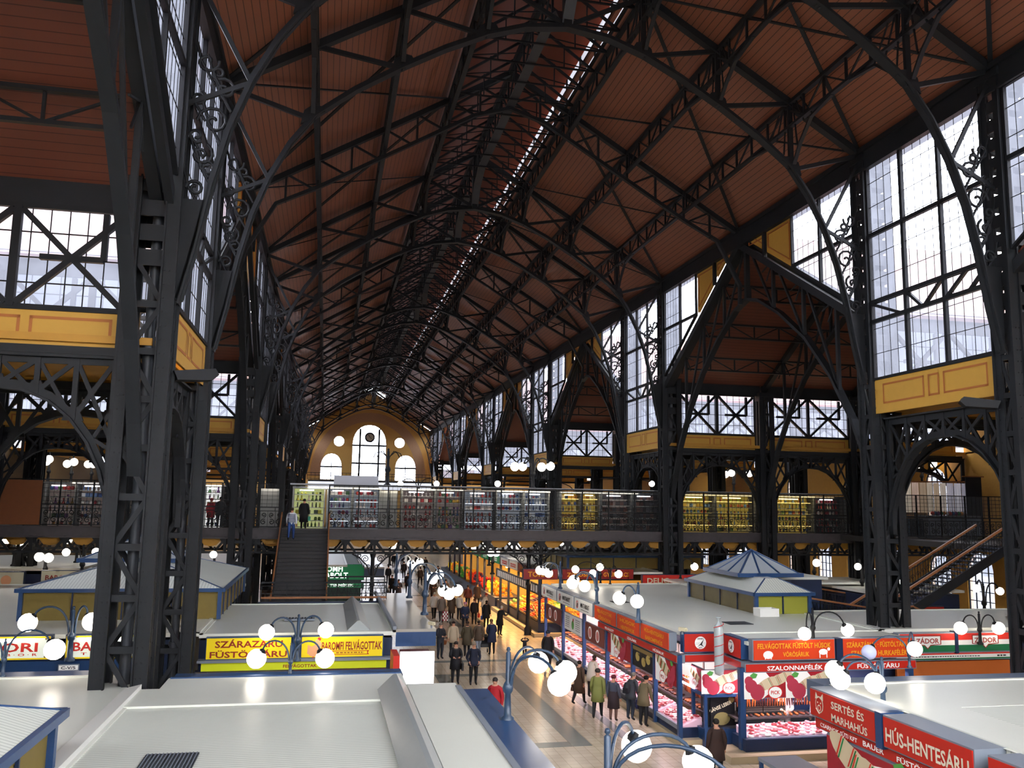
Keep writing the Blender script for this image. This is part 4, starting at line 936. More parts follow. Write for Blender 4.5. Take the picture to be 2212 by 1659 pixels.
# base walls and counters
BASEM = mat('brown_counter_front', '#3b3036', .5)
q = MB(); q.bb(11.4, 12.1, 26.9, 44.3, .2, .5); tag(q.obj('counter_base', DKBLUE), 'dark blue base under the aisle meat counters', 'counter')
q = MB(); q.bb(11.25, 12.15, 26.6, 44.5, 0, .2); tag(q.obj('tile_plinth', PLINTH), 'tiled plinth under the aisle meat counters', 'plinth')
q = MB(); q.bb(12.7, 18.7, YF-.1, YF+.8, .2, .55); tag(q.obj('counter_base', DKBLUE), 'dark base under the front meat counter', 'counter')
q = MB(); q.bb(12., 18.8, YF-.55, YF+.8, 0, .2); tag(q.obj('tile_plinth', PLINTH), 'tiled plinth under the front meat counter', 'plinth')
MEAT = [mat('meat_red', '#b03a44', .35, emit='#b03a44', es=.15), mat('meat_pink', '#e08f96', .35, emit='#e08f96', es=.2), mat('fat_white', '#f2dcd8', .4, emit='#f2dcd8', es=.25), mat('meat_dark', '#7d2a30', .4)]  # faint glow in the cuts' colours stands in for counter light
SAUS = [mat('sausage_brown', '#7a3a22', .4), mat('sausage_orange', '#b5602c', .4), mat('sausage_dark', '#4a2220', .4)]
TRAY = mat('glowing_tray', '#e8bccb', .4, emit='#ffcfe4', es=.2)  # tray glows by itself, imitating the pinkish counter light
def meat_mesh(i):
    q = MB(); rr = random.Random(i); q.ball((0, 0, .035), .075, 8, 5, 0, (1+rr.random()*.9, .7+rr.random()*.5, .5)); q.ball((.05, .02, .05), .045, 6, 4, 1, (1.2, .8, .6)); q.ball((-.05, -.03, .04), .04, 6, 4, 1, (1.2, .8, .6)); return q
mp = [meat_mesh(i) for i in range(4)]
def sausage_mesh():
    q = MB(); q.tube([(0, 0, 0), (.0, .0, -.05), (.02, 0, -.2), (0, 0, -.36), (0, 0, -.4)], [.008, .02, .026, .02, .006], 6); return q
def counter(label, origin, L, rz, n_meat, group, back_sausages=0):
    """display counter: sloped lit tray, glass, front rail; x runs along the counter, +y is behind"""
    t = empty('meat_counter', origin, label, 'meat counter', rz=rz)
    q = MB(); q.add([(-L/2, .0, .5), (L/2, .0, .5), (L/2, .75, .78), (-L/2, .75, .78), (-L/2, 0, .42), (L/2, 0, .42), (L/2, .75, .42), (-L/2, .75, .42)], [(0,1,2,3), (0,4,5,1), (3,2,6,7), (1,5,6,2), (0,3,7,4)]); q.obj('display_tray', TRAY, t)
    q = MB(); q.bb(-L/2, L/2, -.06, .02, .42, .56); q.obj('front_rail', GREY, t)
    q = MB(); q.tube([(-L/2+.1, .55, 1.68), (L/2-.1, .55, 1.68)], .035, 6); q.obj('light_tube', TUBEP, t)
    q = MB(); q.poly([(-L/2, -.03, .56), (L/2, -.03, .56), (L/2, .1, 1.3), (-L/2, .1, 1.3)]); q.obj('sneeze_glass', CLEAR, t)
    q = MB(); q.bb(-L/2, L/2, 1.75, 1.8, .6, 2.4); q.obj('back_wall', mat('stall_back_wall', '#c2b2a8', .6, emit='#ffe6dc', es=.12), t)  # lit stall interior put into the wall's pale tone and faint glow
    q = MB(); q.bb(-L/2, L/2, .78, 1.75, .9, .95); q.obj('work_top', mat('dark_work_top', '#4a4244', .4), t)
    q = MB(); q.bb(-L/2, L/2, 1.45, 1.75, 1.22, 1.25); q.obj('back_shelf', GREY, t)
    T = Matrix.Translation(origin) @ Matrix.Rotation(rz, 4, 'Z')
    for i in range(n_meat):
        x = -L/2+.15+(L-.3)*((i*0.618) % 1.); y = .1+.58*((i+.5)/n_meat); k = i % 4
        key = ('meat', k, R.randint(0, 2))
        if key not in _mesh: o = mp[k].obj('meat_cut', [MEAT[key[2]], MEAT[2]]); _mesh[key] = o.data
        else: o = link('meat_cut', _mesh[key])
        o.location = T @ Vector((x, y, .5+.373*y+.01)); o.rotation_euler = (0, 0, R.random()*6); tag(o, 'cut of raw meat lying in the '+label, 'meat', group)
    nb = max(4, int(L/.2))
    for i in range(nb):
        for kind, y, z in (('salami_stick', 1.0, .99), ('meat_jar', 1.6, 1.25)):
            if kind == 'meat_jar' and not back_sausages: continue
            k = R.randint(0, 2); key = (kind, k)
            if key not in _mesh:
                q = MB()
                if kind == 'salami_stick': q.tube([(0, -.16, 0), (0, -.14, 0), (0, .14, 0), (0, .16, 0)], [.02, .04, .04, .02], 7)
                else: q.lathe([(0, 0), (.06, 0), (.065, .14), (.05, .16), (.05, .2), (0, .2)], n=8)
                o = q.obj(kind, (SAUS if kind == 'salami_stick' else [mat('jar_red', '#8f3a2a', .3), mat('jar_gold', '#b58a3a', .3), mat('jar_pale', '#c9c2b4', .3)])[k]); _mesh[key] = o.data
            else: o = link(kind, _mesh[key])
            o.location = T @ Vector((-L/2+.12+(L-.24)*(i+.5)/nb, y+R.uniform(-.03, .03), z)); o.rotation_euler = (0, 0, rz+R.uniform(-.25, .25)); tag(o, f'{kind.replace("_", " ")} behind the {label}', kind.split('_')[0] if kind[0] == 's' else 'jar', f'{kind.replace("_", " ")}s, {label}'[:60])
    if back_sausages:
        q = MB(); q.tube([(-L/2, .95, 1.66), (L/2, .95, 1.66)], .02, 6); q.obj('hanging_rail', GREY, t)
        for i in range(back_sausages):
            k = (i//4) % 3; key = ('saus', k)
            if key not in _mesh: o = sausage_mesh().obj('sausage', SAUS[k]); _mesh[key] = o.data
            else: o = link('sausage', _mesh[key])
            o.location = T @ Vector((-L/2+.1+(L-.2)*(i+.5)/back_sausages, .95, 1.64)); o.rotation_euler = (0, 0, R.random()*6); tag(o, 'sausage hanging behind the '+label, 'sausage', 'sausages behind the '+label)
    return t
for i, (a, b_) in enumerate(zip(PY_, PY_[1:])):
    counter(f'{ORD[i]} lit meat counter on the aisle side', (XW+.04, (a+b_)/2, 0), b_-a-.16, -PI/2, [44, 44, 44, 38, 26, 20][i], f'meat on the {ORD[i]} aisle counter', [24, 24, 20, 14, 0, 0][i])
counter('front lit meat counter left of the middle post', (14.25, YF+.06, 0), 2.8, 0, 52, 'meat on the left front counter', 30)
counter('front lit meat counter right of the middle post', (17.15, YF+.06, 0), 2.7, 0, 32, 'meat on the right front counter', 14)
sign('number_plate', 'white paper notice on the middle front post', 'F', (15.75, YF+.08, 1.42), .32, .32, WHT, [], mats=[BLACK], depth=.01, extra=lambda q: bars(q, 1, -.12, .12, .08, 4, .06, .015))
for x in (13.5, 14.3):
    q = MB(); q.bb(-.38, .38, 0, .3, 0, .28); 
    for i in range(4): q.bb(-.385, .385, -.008, 0, .03+i*.065, .06+i*.065, 1)
    o = q.obj('slatted_crate', [mat('dark_crate', '#2b2624', .6), mat('crate_slat', '#4a423d', .6)], None, (x, YF+1.05, 1.05)); tag(o, f'dark slatted crate on the front work top, {"left" if x < 14 else "right"}', 'crate')
# --- near right block
stall_body('dark carcass of the near right stall block', 12.2, 21.5, -2, 18.3, 3.0)
roof_sheet('stall_roof', 'pale ribbed roof of the near right stalls', 11.75, 21.8, -2, 18.9, 3.42, ROOFY)
q = MB(); q.bb(11.7, 21.8, 16.4, 18.9, 3.42, 3.428); q.bb(11.7, 13.2, -2, 16.4, 3.42, 3.428); tag(q.obj('roof_margin', ROOFP), 'smooth pale margin of the near right stall roof', 'roof flashing')
q = MB(); q.bb(11.6, 21.8, 18.95, 19.7, 2.9, 3.4); tag(q.obj('roof_edge_beam', mat('grey_blue_beam', '#5d6b80', .4)), 'grey-blue fascia along the far edge of the near right roof', 'fascia')
BEIGE = mat('beige_lettering', '#e2dac4', .5)
def pighead(q):
    disc(q, -.82, .0, .16, 1, az=1.15); disc(q, -.82, .0, .135, 0, -.02, az=1.15); blob(q, [(-.98, .1), (-.95, .26), (-.85, .14)], 1, -.021); blob(q, [(-.66, .1), (-.66, .27), (-.8, .14)], 1, -.021)
    disc(q, -.82, -.07, .07, 1, -.022); disc(q, -.82, -.07, .045, 0, -.023); disc(q, -.88, .04, .02, 1, -.022); disc(q, -.76, .04, .02, 1, -.022); q.path([(-.95, -.022, -.1), (-.82, -.022, -.2), (-.69, -.022, -.1)], .02, .004, m=1)
XN = 11.1
sign('fascia_sign', 'red sign with a pig head lettered SERTÉS ÉS MARHAHÚS', 'W', (XN, 17.5, 3.12), 2.4, .56, REDS, [('SERTÉS ÉS', 1, 1.2, .2, .25, .12), ('MARHAHÚS', 1, 1.3, .2, .3, -.14)], mats=[BEIGE], housing=GREY, depth=.65, extra=pighead)
sign('fascia_sign', 'red sign lettered HÚS-HENTESÁRU, nearest at lower right', 'W', (XN, 14.8, 3.12), 2.45, .56, REDS, [('HÚS-HENTESÁRU', 1, 2.3, .34, 0, -.01)], mats=[BEIGE], housing=GREY, depth=.65)
sign('fascia_sign', 'plain red sign board at the lower right corner', 'W', (XN, 12.0, 3.15), 2.4, .5, REDS, [], housing=GREY, depth=.65)
q = MB(); q.bb(XN-.02, XN+.5, 16.08, 16.28, 2.75, 3.45); tag(q.obj('sign_pillar', BLUE), 'blue pillar between the two near right red signs', 'pillar', kind='thing')
sign('strip_sign', 'red strip lettered CSARNOK-SÜTI KFT BAUER FÜSTÖLTÁRUK below the near signs', 'W', (XN+.12, 15.6, 2.66), 6.2, .2, REDS, [('CSARNOK-SÜTI KFT', 1, 1.4, .11, -2.2, 0), ('BAUER', 1, .7, .11, -.95, 0), ('FÜSTÖLTÁRUK', 1, 1.6, .13, .6, 0)], mats=[WHT], housing=GREY)
sign('poster', 'big salami poster lettered PICK under the near right signs', 'W', (XN+.08, 16.55, 1.9), 3.3, 1.2, RED2, [], mats=PK, depth=.05, extra=pick(1.9, flip=-1))
q = MB(); q.bb(XN+.1, 12.2, -2, 18.3, 0, 1.25); tag(q.obj('counter_base', DKBLUE), 'dark base of the near right stall', 'counter')
t = empty('blue_stand', (10.9, 19.4, 0), 'low blue stand with a grey top beside the near right stall', 'stand')
q = MB(); q.bb(-.5, .5, -.55, .55, 1.5, 1.58); q.obj('top', GREY, t)
for x in (-.44, .44):
    for y in (-.5, .5): q = MB(); q.bb(x-.04, x+.04, y-.04, y+.04, 0, 1.5); q.obj('leg', BLUE, t)
q = MB(); q.bb(-.4, .4, -.4, .4, .5, 1.2); q.obj('shelf_box', CREAM, t)
# --- Zador block
YZ = 27.5
stall_body('dark blue carcass of the striped-sign stall block', 19.5, 29.5, 28.1, 33, 3.0)
roof_sheet('stall_roof', 'pale roof behind the striped red white green signs', 19.4, 30, 27.9, 33.3, 3.27)
FLAGG = mat('flag_green', '#1d6d45', .4)
def zad(q):
    w_ = 1.1
    q.poly([(-w_, -.016, .08), (w_, -.016, .08), (w_, -.016, .31), (-w_, -.016, .31)], 1); q.poly([(-w_, -.016, -.31), (w_, -.016, -.31), (w_, -.016, -.09), (-w_, -.016, -.09)], 2)
    blob(q, [(-.55, .25), (.55, .25), (.55, -.06), (.12, -.1), (0, -.22), (-.12, -.1), (-.55, -.06)], 3, -.02); blob(q, [(-.51, .22), (.51, .22), (.51, -.04), (.11, -.07), (0, -.18), (-.11, -.07), (-.51, -.04)], 0, -.022); q.text('ZÁDOR', 3, .92, .22, (0, -.018, .085), FRONT, .008)
for i, x in enumerate((20.9, 23.25)):
    sign('fascia_sign', f'red white and green striped sign lettered ZÁDOR, {["left", "right"][i]} of the pair', 'F', (x, YZ, 2.88), 2.2, .62, WHITE, [], mats=[REDL, FLAGG, REDT], housing=GREY, extra=zad)
q = MB(); q.bb(22.02, 22.14, YZ-.03, YZ+.25, 2.5, 3.25); tag(q.obj('sign_pillar', DKBLUE), 'dark pillar between the two striped signs', 'pillar', kind='thing')
sign('strip_sign', 'thin red white green strip with stall lettering under the striped signs', 'F', (22.05, YZ+.05, 2.4), 4.7, .22, WHITE, [], mats=[REDL, FLAGG, BLACK], housing=GREY, extra=lambda q: (bars(q, 3, -1.6, 1.0, -.02), bars(q, 3, 1.7, 2.1, -.03, h=.05), q.poly([(-2.35, -.015, .06), (2.35, -.015, .06), (2.35, -.015, .11), (-2.35, -.015, .11)], 1), q.poly([(-2.35, -.015, -.11), (2.35, -.015, -.11), (2.35, -.015, -.06), (-2.35, -.015, -.06)], 2)))
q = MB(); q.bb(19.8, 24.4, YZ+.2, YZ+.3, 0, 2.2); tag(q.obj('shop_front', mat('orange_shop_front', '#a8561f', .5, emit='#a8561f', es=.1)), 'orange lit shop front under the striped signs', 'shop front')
sign('fascia_sign', 'red sign with yellow lettering ... és Fiai at the far right', 'F', (29.2, 38.5, 2.2), 2.2, 1.1, REDS, [('és Fiai', 1, 1.5, .6, 0, .1)], mats=[YELS], housing=DKBLUE)
roof_sheet('stall_roof', 'grey-roofed stall beyond the right staircase', 28.0, 34, 41.5, 50, 3.2); stall_body('dark carcass beyond the right staircase', 28.2, 33.8, 41.7, 49.8, 3.)
# --- stalls further down the aisle on the right
roof_sheet('stall_roof', 'pale roof of the fruit stalls beyond the bridge', 12.6, 20, 49.4, 92, 3.55)
stall_body('dark carcass of the fruit stalls', 14.5, 20, 52, 92, 3.3, mat('dark_brown_carcass', '#2a2320', .6))
for i, (xa, w_, s_) in enumerate(((12.55, 2.0, 'TORMA'), (14.9, 2.1, 'ZÖLDSÉG'), (17.1, 2.1, 'GYÜMÖLCS'))):
    sign('fascia_sign', f'dark red sign lettered {s_} in gold on the fruit stall front', 'F', (xa-.3, 49.0, 3.5), w_, .55, mat('dark_red_board', '#8f1f1a', .4), [(s_, 1, w_*.75, .3, 0, 0)], mats=[GOLDT], housing=DKBLUE)
sign('fascia_sign', 'red sign lettered DELIC half hidden behind the iron column', 'F', (19.3, 47.0, 3.3), 3.2, .62, REDS, [('DELIC', 1, 1.3, .3, -.7, 0)], mats=[CREAM], housing=DKBLUE)
q = MB(); q.bb(18.9, 30, 44.4, 48.8, 3.3, 3.4); tag(q.obj('stall_roof', ROOFP), 'pale roof strip under the bridge on the right', 'stall roof')
lantern('low glazed lantern under the bridge on the right', 15, 24, 53, 60, 3.5, .8, .6, 2.4, MESHW)
for i, y in enumerate((50.6, 53.4, 56.2, 59.0, 62.5, 66.5, 71)):
    lab = ['gold-lettered dark red aisle sign', 'second dark red aisle sign', 'white aisle sign with red lettering', 'second white aisle sign'][min(i, 3)]
    bd = mat('dark_red_board', '#8f1f1a', .4) if i < 2 else WHITE if i < 4 else GREENS
    sign('fascia_sign', f'{"dark red" if i < 2 else "white" if i < 4 else "green"} aisle sign over the fruit displays, {ORD[i]} down the row', 'W', (12.2, y, 3.5), 2.5 if i < 4 else 3.4, .5, bd, [(['Zöldség', 'Gyümölcs'][i], 1, 1.6, .28, 0, 0)] if i < 2 else [], mats=[GOLDT if i < 2 else REDL if i < 4 else WHT], housing=GREY, extra=lambda q, i=i: bars(q, 1, -.8, .8, 0, 2 if i > 1 else 0, .14, .1))
# ================================================================= bridge, stairs, kiosks, lamps
YB0, YB1, ZB = 49.6, 56.2, 5.85
t = empty('footbridge', (8, YB0, 0), 'dark iron footbridge crossing the hall at gallery height', 'footbridge')
q = MB(); q.bb(-33, 33, .02, YB1-YB0, ZB-.3, ZB); q.obj('deck', mat('dark_deck', '#33302f', .6), t)
q = MB(); q.bb(-33, 33, -.06, .02, ZB-.45, ZB+.06); q.bb(-33, 33, -.12, .1, ZB+.02, ZB+.1); q.bb(-33, 33, -.14, .06, ZB-.5, ZB-.42); q.obj('edge_plate', mat('riveted_grey_plate', '#4a4547', .55, noise=.25), t)
q = MB(); q.beam((-33, 0, ZB-1.22), (33, 0, ZB-1.22), .2, .12); q.beam((-33, 3.2, ZB-1.22), (33, 3.2, ZB-1.22), .2, .12); q.obj('lower_chord', IRON, t)
q = MB(); n_ = 41
for i in range(n_):
    x = -32.4+i*1.6
    for y in (0, 3.2):
        q.beam((x, y, ZB-.5), (x+.55, y, ZB-1.2), .12, .08, up=(0, 1, 0)); q.beam((x, y, ZB-.5), (x-.55, y, ZB-1.2), .12, .08, up=(0, 1, 0)); q.beam((x, y, ZB-1.2), (x, y, ZB-.4), .14)
        q.prism([(x-.3, ZB-.5), (x+.3, ZB-.5), (x, ZB-.95)], 'Y', y-.03, y+.03)
q.obj('bracket_lattice', IRON, t)
q = MB()
for i in range(n_-1):
    x = -32.4+i*1.6
    q.prism([(x+.2, ZB-.5), (x+1.4, ZB-.5), (x+1.12, ZB-.86), (x+.8, ZB-.92), (x+.48, ZB-.86)], 'Y', .3, .34); q.bb(x+.1, x+1.5, .34, 3.1, ZB-.62, ZB-.55)
q.obj('jack_arch', YELDK, t)
def scroll_post(label, x, y, h=ZB-1.25):
    t = empty('bridge_post', (x, y, 0), label, 'post', 'posts under the footbridge')
    q = MB(); q.lathe([(.22, 0), (.22, .35), (.13, .5), (.11, h*.6), (.16, h*.62), (.11, h*.66), (.11, h-.3), (.2, h)], n=10); q.obj('shaft', IRON, t)
    for s in (-1, 1):
        q = MB(); q.path([(s*.12, 0, h-1.25), (s*.3, 0, h-.7), (s*.75, 0, h-.25), (s*1.15, 0, h-.05)], .08, .08)
        for c, r in (((.42, h-.32), .22), ((.75, h-.14), .12), ((.24, h-.75), .14)): q.tube([(s*p[0], 0, p[2]) for p in spiral(c, r, .04, 0, 1.5, lambda u, v: (u, 0, v))], .025, 5)
        q.obj('scroll_bracket', IRON, t)
for x, y, lab in ((2.75, 49.9, 'left of the aisle'), (11.75, 49.9, 'right of the aisle'), (13.9, 55.6, 'beyond the fruit corner'), (-9, 49.9, 'far left')): scroll_post('dark iron post with scroll brackets under the footbridge, '+lab, x, y)
NET = glass_mat('fine_dark_net', .24, '#5d5c5e', '#ffffff', .22)
GAP = (-2.25, .2)
def railing(label, x0, x1, y=YB0):
    t = empty('bridge_railing', (x0, y, ZB+.1), label, 'railing'); L = x1-x0
    q = MB(); q.beam((0, 0, 1.12), (L, 0, 1.12), .09, .06); q.beam((0, 0, .06), (L, 0, .06), .06, .05); q.beam((0, 0, .92), (L, 0, .92), .04, .04); q.obj('handrail', IRON, t)
    n = max(1, round(L/1.6)); q = MB()
    for i in range(n+1):
        p = MB(); x = L*i/n; p.bb(x-.035, x+.035, -.035, .035, 0, 2.42); p.obj('railing_post', IRON, t)
    m_ = n*2
    for i in range(m_):
        a = L*(i+.5)/m_
        for s in (-1, 1):
            q.tube([(p[0], 0, p[2]) for p in spiral((a+s*.19, .32), .17, .03, PI/2-s*.5, s*1.3, lambda u, v: (u, 0, v), 10)], .024, 4)
            q.tube([(p[0], 0, p[2]) for p in spiral((a+s*.2, .7), .14, .03, -PI/2, s*1.3, lambda u, v: (u, 0, v), 10)], .022, 4)
        q.beam((a, 0, .05), (a, 0, .92), .025); q.beam((a-L/m_/2, 0, .05), (a-L/m_/2, 0, .92), .02)
    q.obj('scroll_ornament', IRON, t)
    q = MB(); x = 0.
    while x < L: q.beam((x, 0, 1.15), (x, 0, 2.4), .014); x += .27
    for z in (1.3, 1.52, 1.74, 1.96, 2.18, 2.4): q.beam((0, 0, z), (L, 0, z), .018 if z < 2.3 else .05)
    q.obj('wire_screen', IRON2, t)
    q = MB(); q.poly([(0, .03, .03), (L, .03, .03), (L, .03, 2.38), (0, .03, 2.38)]); q.obj('fine_net', NET, t)
railing('dark scroll railing with wire screen, left of the bridge stairs', -25, GAP[0])
railing('dark scroll railing with wire screen, across the nave right of the stairs', GAP[1], 19.8)
railing('dark scroll railing with wire screen, right of the nave column', 21, 40.5)
railing('dark scroll railing with wire screen, in front of the lace cloths', 32.2, 40.4, 44.9)
q = MB(); q.bb(-17., -14.5, YB0-.08, YB0-.03, ZB+.15, 8.3); tag(q.obj('brown_board', mat('brown_fabric_board', '#7d4a27', .7, noise=.1)), 'big brown board fixed to the bridge railing at far left', 'board')

# kiosks on the bridge
KW = mat('kiosk_white', '#9a9c98', .5); KG = mat('kiosk_grey', '#5f6366', .5); KD = mat('kiosk_dark', '#2d2a2c', .6)
PAL = {'red': ['#a3262b', '#d7c8c0', '#7d1d24', '#c9463c', '#e5dcd2'], 'mix': ['#c03a34', '#d9d2c4', '#3c5a86', '#4d7a48', '#c9a03c', '#7b4a8a'], 'blue': ['#24417f', '#d5dbe6', '#8f2733', '#5c7bb0', '#e2e2e2'],
       'warm': ['#8a5a24', '#d9b25a', '#2c3f78', '#b57a30', '#efe2b4'], 'dark': ['#2a2022', '#4b2b22', '#1d1b20', '#5c3a30', '#3b3b44'], 'yellow': ['#c9a93c', '#7f9a3a', '#6d8fb8', '#b8622e', '#e3d48a'], 'green': ['#5d7a3a', '#c8c14a', '#8b8f80', '#c4b9a0', '#3f4a38']}
def bottle_m():
    q = MB(); q.lathe([(.0, 0), (.05, 0), (.055, .02), (.055, .17), (.02, .23), (.018, .3), (.024, .31), (0, .31)], n=8); return q
def jar_m():
    q = MB(); q.lathe([(0, 0), (.075, 0), (.085, .05), (.085, .14), (.06, .17), (.06, .2), (0, .2)], n=8); return q
def box_m():
    q = MB(); q.bb(-.1, .1, -.07, .07, 0, .22); q.bb(-.104, .104, -.074, .074, .15, .19); return q
def doll_m():
    q = MB(); q.lathe([(0, 0), (.1, 0), (.085, .06), (.04, .16), (.035, .2), (.05, .24), (.04, .3), (0, .32)], n=8); return q
def bag_m():
    q = MB(); q.box((0, 0, .13), (.26, .12, .26)); q.tube([(-.08, 0, .26), (-.05, 0, .38), (.05, 0, .38), (.08, 0, .26)], .012, 5); return q
def plate_m():
    q = MB(); q.lathe([(0, .0), (.06, 0), (.11, .02), (.11, .03), (0, .015)], n=10); q.v = [(x, -z, y+.11) for x, y, z in q.v]; return q
def figurine_m():
    q = MB(); q.lathe([(0, 0), (.06, 0), (.06, .03), (.03, .05), (.05, .14), (.03, .2)], n=8); q.ball((0, 0, .24), .04, 7, 5); return q
def mug_m():
    q = MB(); q.lathe([(0, 0), (.05, 0), (.055, .13), (.045, .13), (.04, .02)], n=8); q.tube([(.05, 0, .03), (.09, 0, .05), (.09, 0, .09), (.05, 0, .11)], .01, 4); return q
GOODS = {'bottle': bottle_m, 'jar': jar_m, 'gift_box': box_m, 'doll': doll_m, 'handbag': bag_m, 'plate': plate_m, 'figurine': figurine_m, 'mug': mug_m}
def kiosk(label, x0, x1, pal, body, lit, kinds, y=51.3, rows=6, dens=.25, zb=ZB, es=1.):
    t = empty('kiosk', ((x0+x1)/2, y, zb), label, 'kiosk'); a = (x1-x0)/2; bm = {'w': KW, 'g': KG, 'd': KD}[body]
    q = MB(); q.bb(-a, a, .9, .96, 0, 2.3); q.obj('back_panel', lit if lit else bm, t)
    for s in (-1, 1): q = MB(); q.bb(s*a-.04, s*a+.04, 0, .9, 0, 2.35); q.obj('side_panel', bm, t)
    q = MB(); q.bb(-a-.05, a+.05, -.1, 1., 2.32, 2.42); q.obj('roof', bm, t)
    q = MB(); q.bb(-a*.6, a*.3, .12, .2, 2.18, 2.24); q.obj('light_tube', TUBEY if pal in ('warm', 'yellow') else TUBE, t)
    zz_ = [.12+i*(1.86/(rows-1)) for i in range(rows)]
    for i, z in enumerate(zz_):
        q = MB(); q.bb(-a+.04, a-.04, .25, .88, z-.03, z, 0); q.bb(-a+.1, a-.1, .235, .25, z-.035, z+.005, 1); q.obj('shelf', [KW if body != 'd' else KG, EDGEY if lit is LY and i % 2 else EDGE if lit is LW and i in (1, 3, 4) else KW if body != 'd' else KG], t)
        k = kinds[i % len(kinds)]; n = max(2, int(2*a/dens))
        for j in range(n):
            if R.random() < .06: continue
            c = R.choice(PAL[pal]); key = (k, c)
            if key not in _mesh: o = GOODS[k]().obj(k, mat('goods_'+c[1:], c, .5)); _mesh[key] = o.data
            else: o = link(k, _mesh[key])
            o.location = ((x0+x1)/2-a+.15+(2*a-.3)*(j+.5)/n, y+.4+.1*R.random(), zb+z); o.rotation_euler = (0, 0, R.uniform(-.3, .3))
            tag(o, f'{k.replace("_", " ")} on a shelf of the {label}', k.replace('_', ' '), f'{k.replace("_", " ")}s in the {label}'[:60])
    return t
LY = mat('lit_yellow_back', '#7d6c2e', .6, emit='#d8b74a', es=.34); LW = mat('lit_white_back', '#70757c', .6, emit='#cfd8e6', es=.2); LR = mat('lit_rosy_back', '#6d5c5a', .6, emit='#e8cfc6', es=.1); EDGE = mat('lit_shelf_edge', '#e8eef8', .5, emit='#e8f0ff', es=1.5); EDGEY = mat('warm_lit_shelf_edge', '#f2dc90', .5, emit='#ffdf8a', es=1.3); LG = mat('lit_green_back', '#8f9a50', .6, emit='#dfe6a0', es=.4)  # back panels glow by themselves in place of lamplight on them
def kx(p): return at(p, 1100, Y=51.3).x
for p0, p1, pal, body, lit, kinds, lab in (
    (92, 160, 'mix', 'w', LR, ['jar', 'gift_box', 'figurine', 'doll', 'mug', 'plate'], 'souvenir kiosk right of the brown board'), (162, 238, 'blue', 'g', LR, ['mug', 'plate', 'bottle', 'jar', 'gift_box', 'figurine'], 'souvenir kiosk left of the near column'),
    (345, 380, 'dark', 'd', None, ['gift_box', 'figurine', 'doll', 'mug', 'plate', 'bottle'], 'kiosk glimpsed between the near columns'), (438, 478, 'mix', 'w', mat('bright_back', '#f0f0ea', .5, emit='#ffffff', es=.9), ['plate', 'bottle', 'jar', 'gift_box', 'figurine', 'doll'], 'bright kiosk beside the person in red'), (480, 516, 'dark', 'd', None, ['figurine', 'doll', 'mug', 'plate', 'bottle', 'jar'], 'dark maroon kiosk left of the second column'),
    (632, 700, 'green', 'w', LG, ['bottle', 'jar', 'gift_box', 'figurine', 'doll', 'mug'], 'green lit kiosk at the head of the stairs'), (706, 760, 'mix', 'w', LW, ['doll', 'mug', 'plate', 'bottle', 'jar', 'gift_box'], 'white kiosk just right of the stairs'), (762, 820, 'red', 'w', LW, ['jar', 'gift_box', 'figurine', 'doll', 'mug', 'plate'], 'red souvenir kiosk second from the stairs'),
    (868, 940, 'red', 'w', LR, ['mug', 'plate', 'bottle', 'jar', 'gift_box', 'figurine'], 'bright topped red kiosk over the aisle'), (942, 1000, 'mix', 'g', LR, ['gift_box', 'figurine', 'doll', 'mug', 'plate', 'bottle'], 'bottle kiosk over the aisle'), (1002, 1070, 'red', 'd', LW, ['plate', 'bottle', 'jar', 'gift_box', 'figurine', 'doll'], 'dark kiosk with white lit shelves'),
    (1072, 1130, 'blue', 'w', LW, ['figurine', 'doll', 'mug', 'plate', 'bottle', 'jar'], 'blue kiosk with white lamps'), (1132, 1186, 'blue', 'w', LW, ['bottle', 'jar', 'gift_box', 'figurine', 'doll', 'mug'], 'second blue kiosk along'), (1212, 1255, 'warm', 'g', LY, ['doll', 'mug', 'plate', 'bottle', 'jar', 'gift_box'], 'warm lit kiosk left half'),
    (1257, 1296, 'warm', 'g', LY, ['jar', 'gift_box', 'figurine', 'doll', 'mug', 'plate'], 'warm lit kiosk right half'), (1300, 1364, 'dark', 'g', LR, ['handbag', 'handbag', 'handbag', 'handbag'], 'tall kiosk hung with dark handbags'), (1366, 1428, 'dark', 'g', None, ['handbag', 'handbag', 'handbag', 'handbag'], 'dark handbag kiosk left of the column'),
    (1468, 1545, 'yellow', 'g', LY, ['mug', 'plate', 'bottle', 'jar', 'gift_box', 'figurine'], 'yellow lit kiosk right of the column'), (1547, 1632, 'yellow', 'g', LY, ['gift_box', 'figurine', 'doll', 'mug', 'plate', 'bottle'], 'yellow lit kiosk left of the aisle column'), (1668, 1758, 'yellow', 'g', LY, ['plate', 'bottle', 'jar', 'gift_box', 'figurine', 'doll'], 'yellow lit kiosk right of the aisle column'), (1762, 1822, 'red', 'd', None, ['figurine', 'doll', 'mug', 'plate', 'bottle', 'jar'], 'dark kiosk with red boxes')):
    kiosk(lab, kx(p0), kx(p1), pal, body, lit, kinds)
for p0, p1, lab in ((822, 840, 'white cupboard between the kiosks'), (842, 858, 'second white cupboard between the kiosks'), (562, 600, 'grey-white cupboard left of the stairs'), (1824, 1850, 'grey draped screen at the right end')):
    x0, x1 = kx(p0), kx(p1); t = empty('cupboard', ((x0+x1)/2, 51.3, ZB), lab, 'cupboard'); a = (x1-x0)/2
    q = MB(); q.bb(-a, a, 0, .8, 0, 2.25); q.obj('body', KW if p0 < 1000 else KG, t); q = MB(); q.bb(-a+.05, a-.05, -.03, 0, .1, 2.15); q.obj('door', KW if p0 < 1000 else KG, t); q = MB(); q.bb(a-.16, a-.12, -.06, -.03, 1., 1.2); q.obj('handle', IRON2, t)
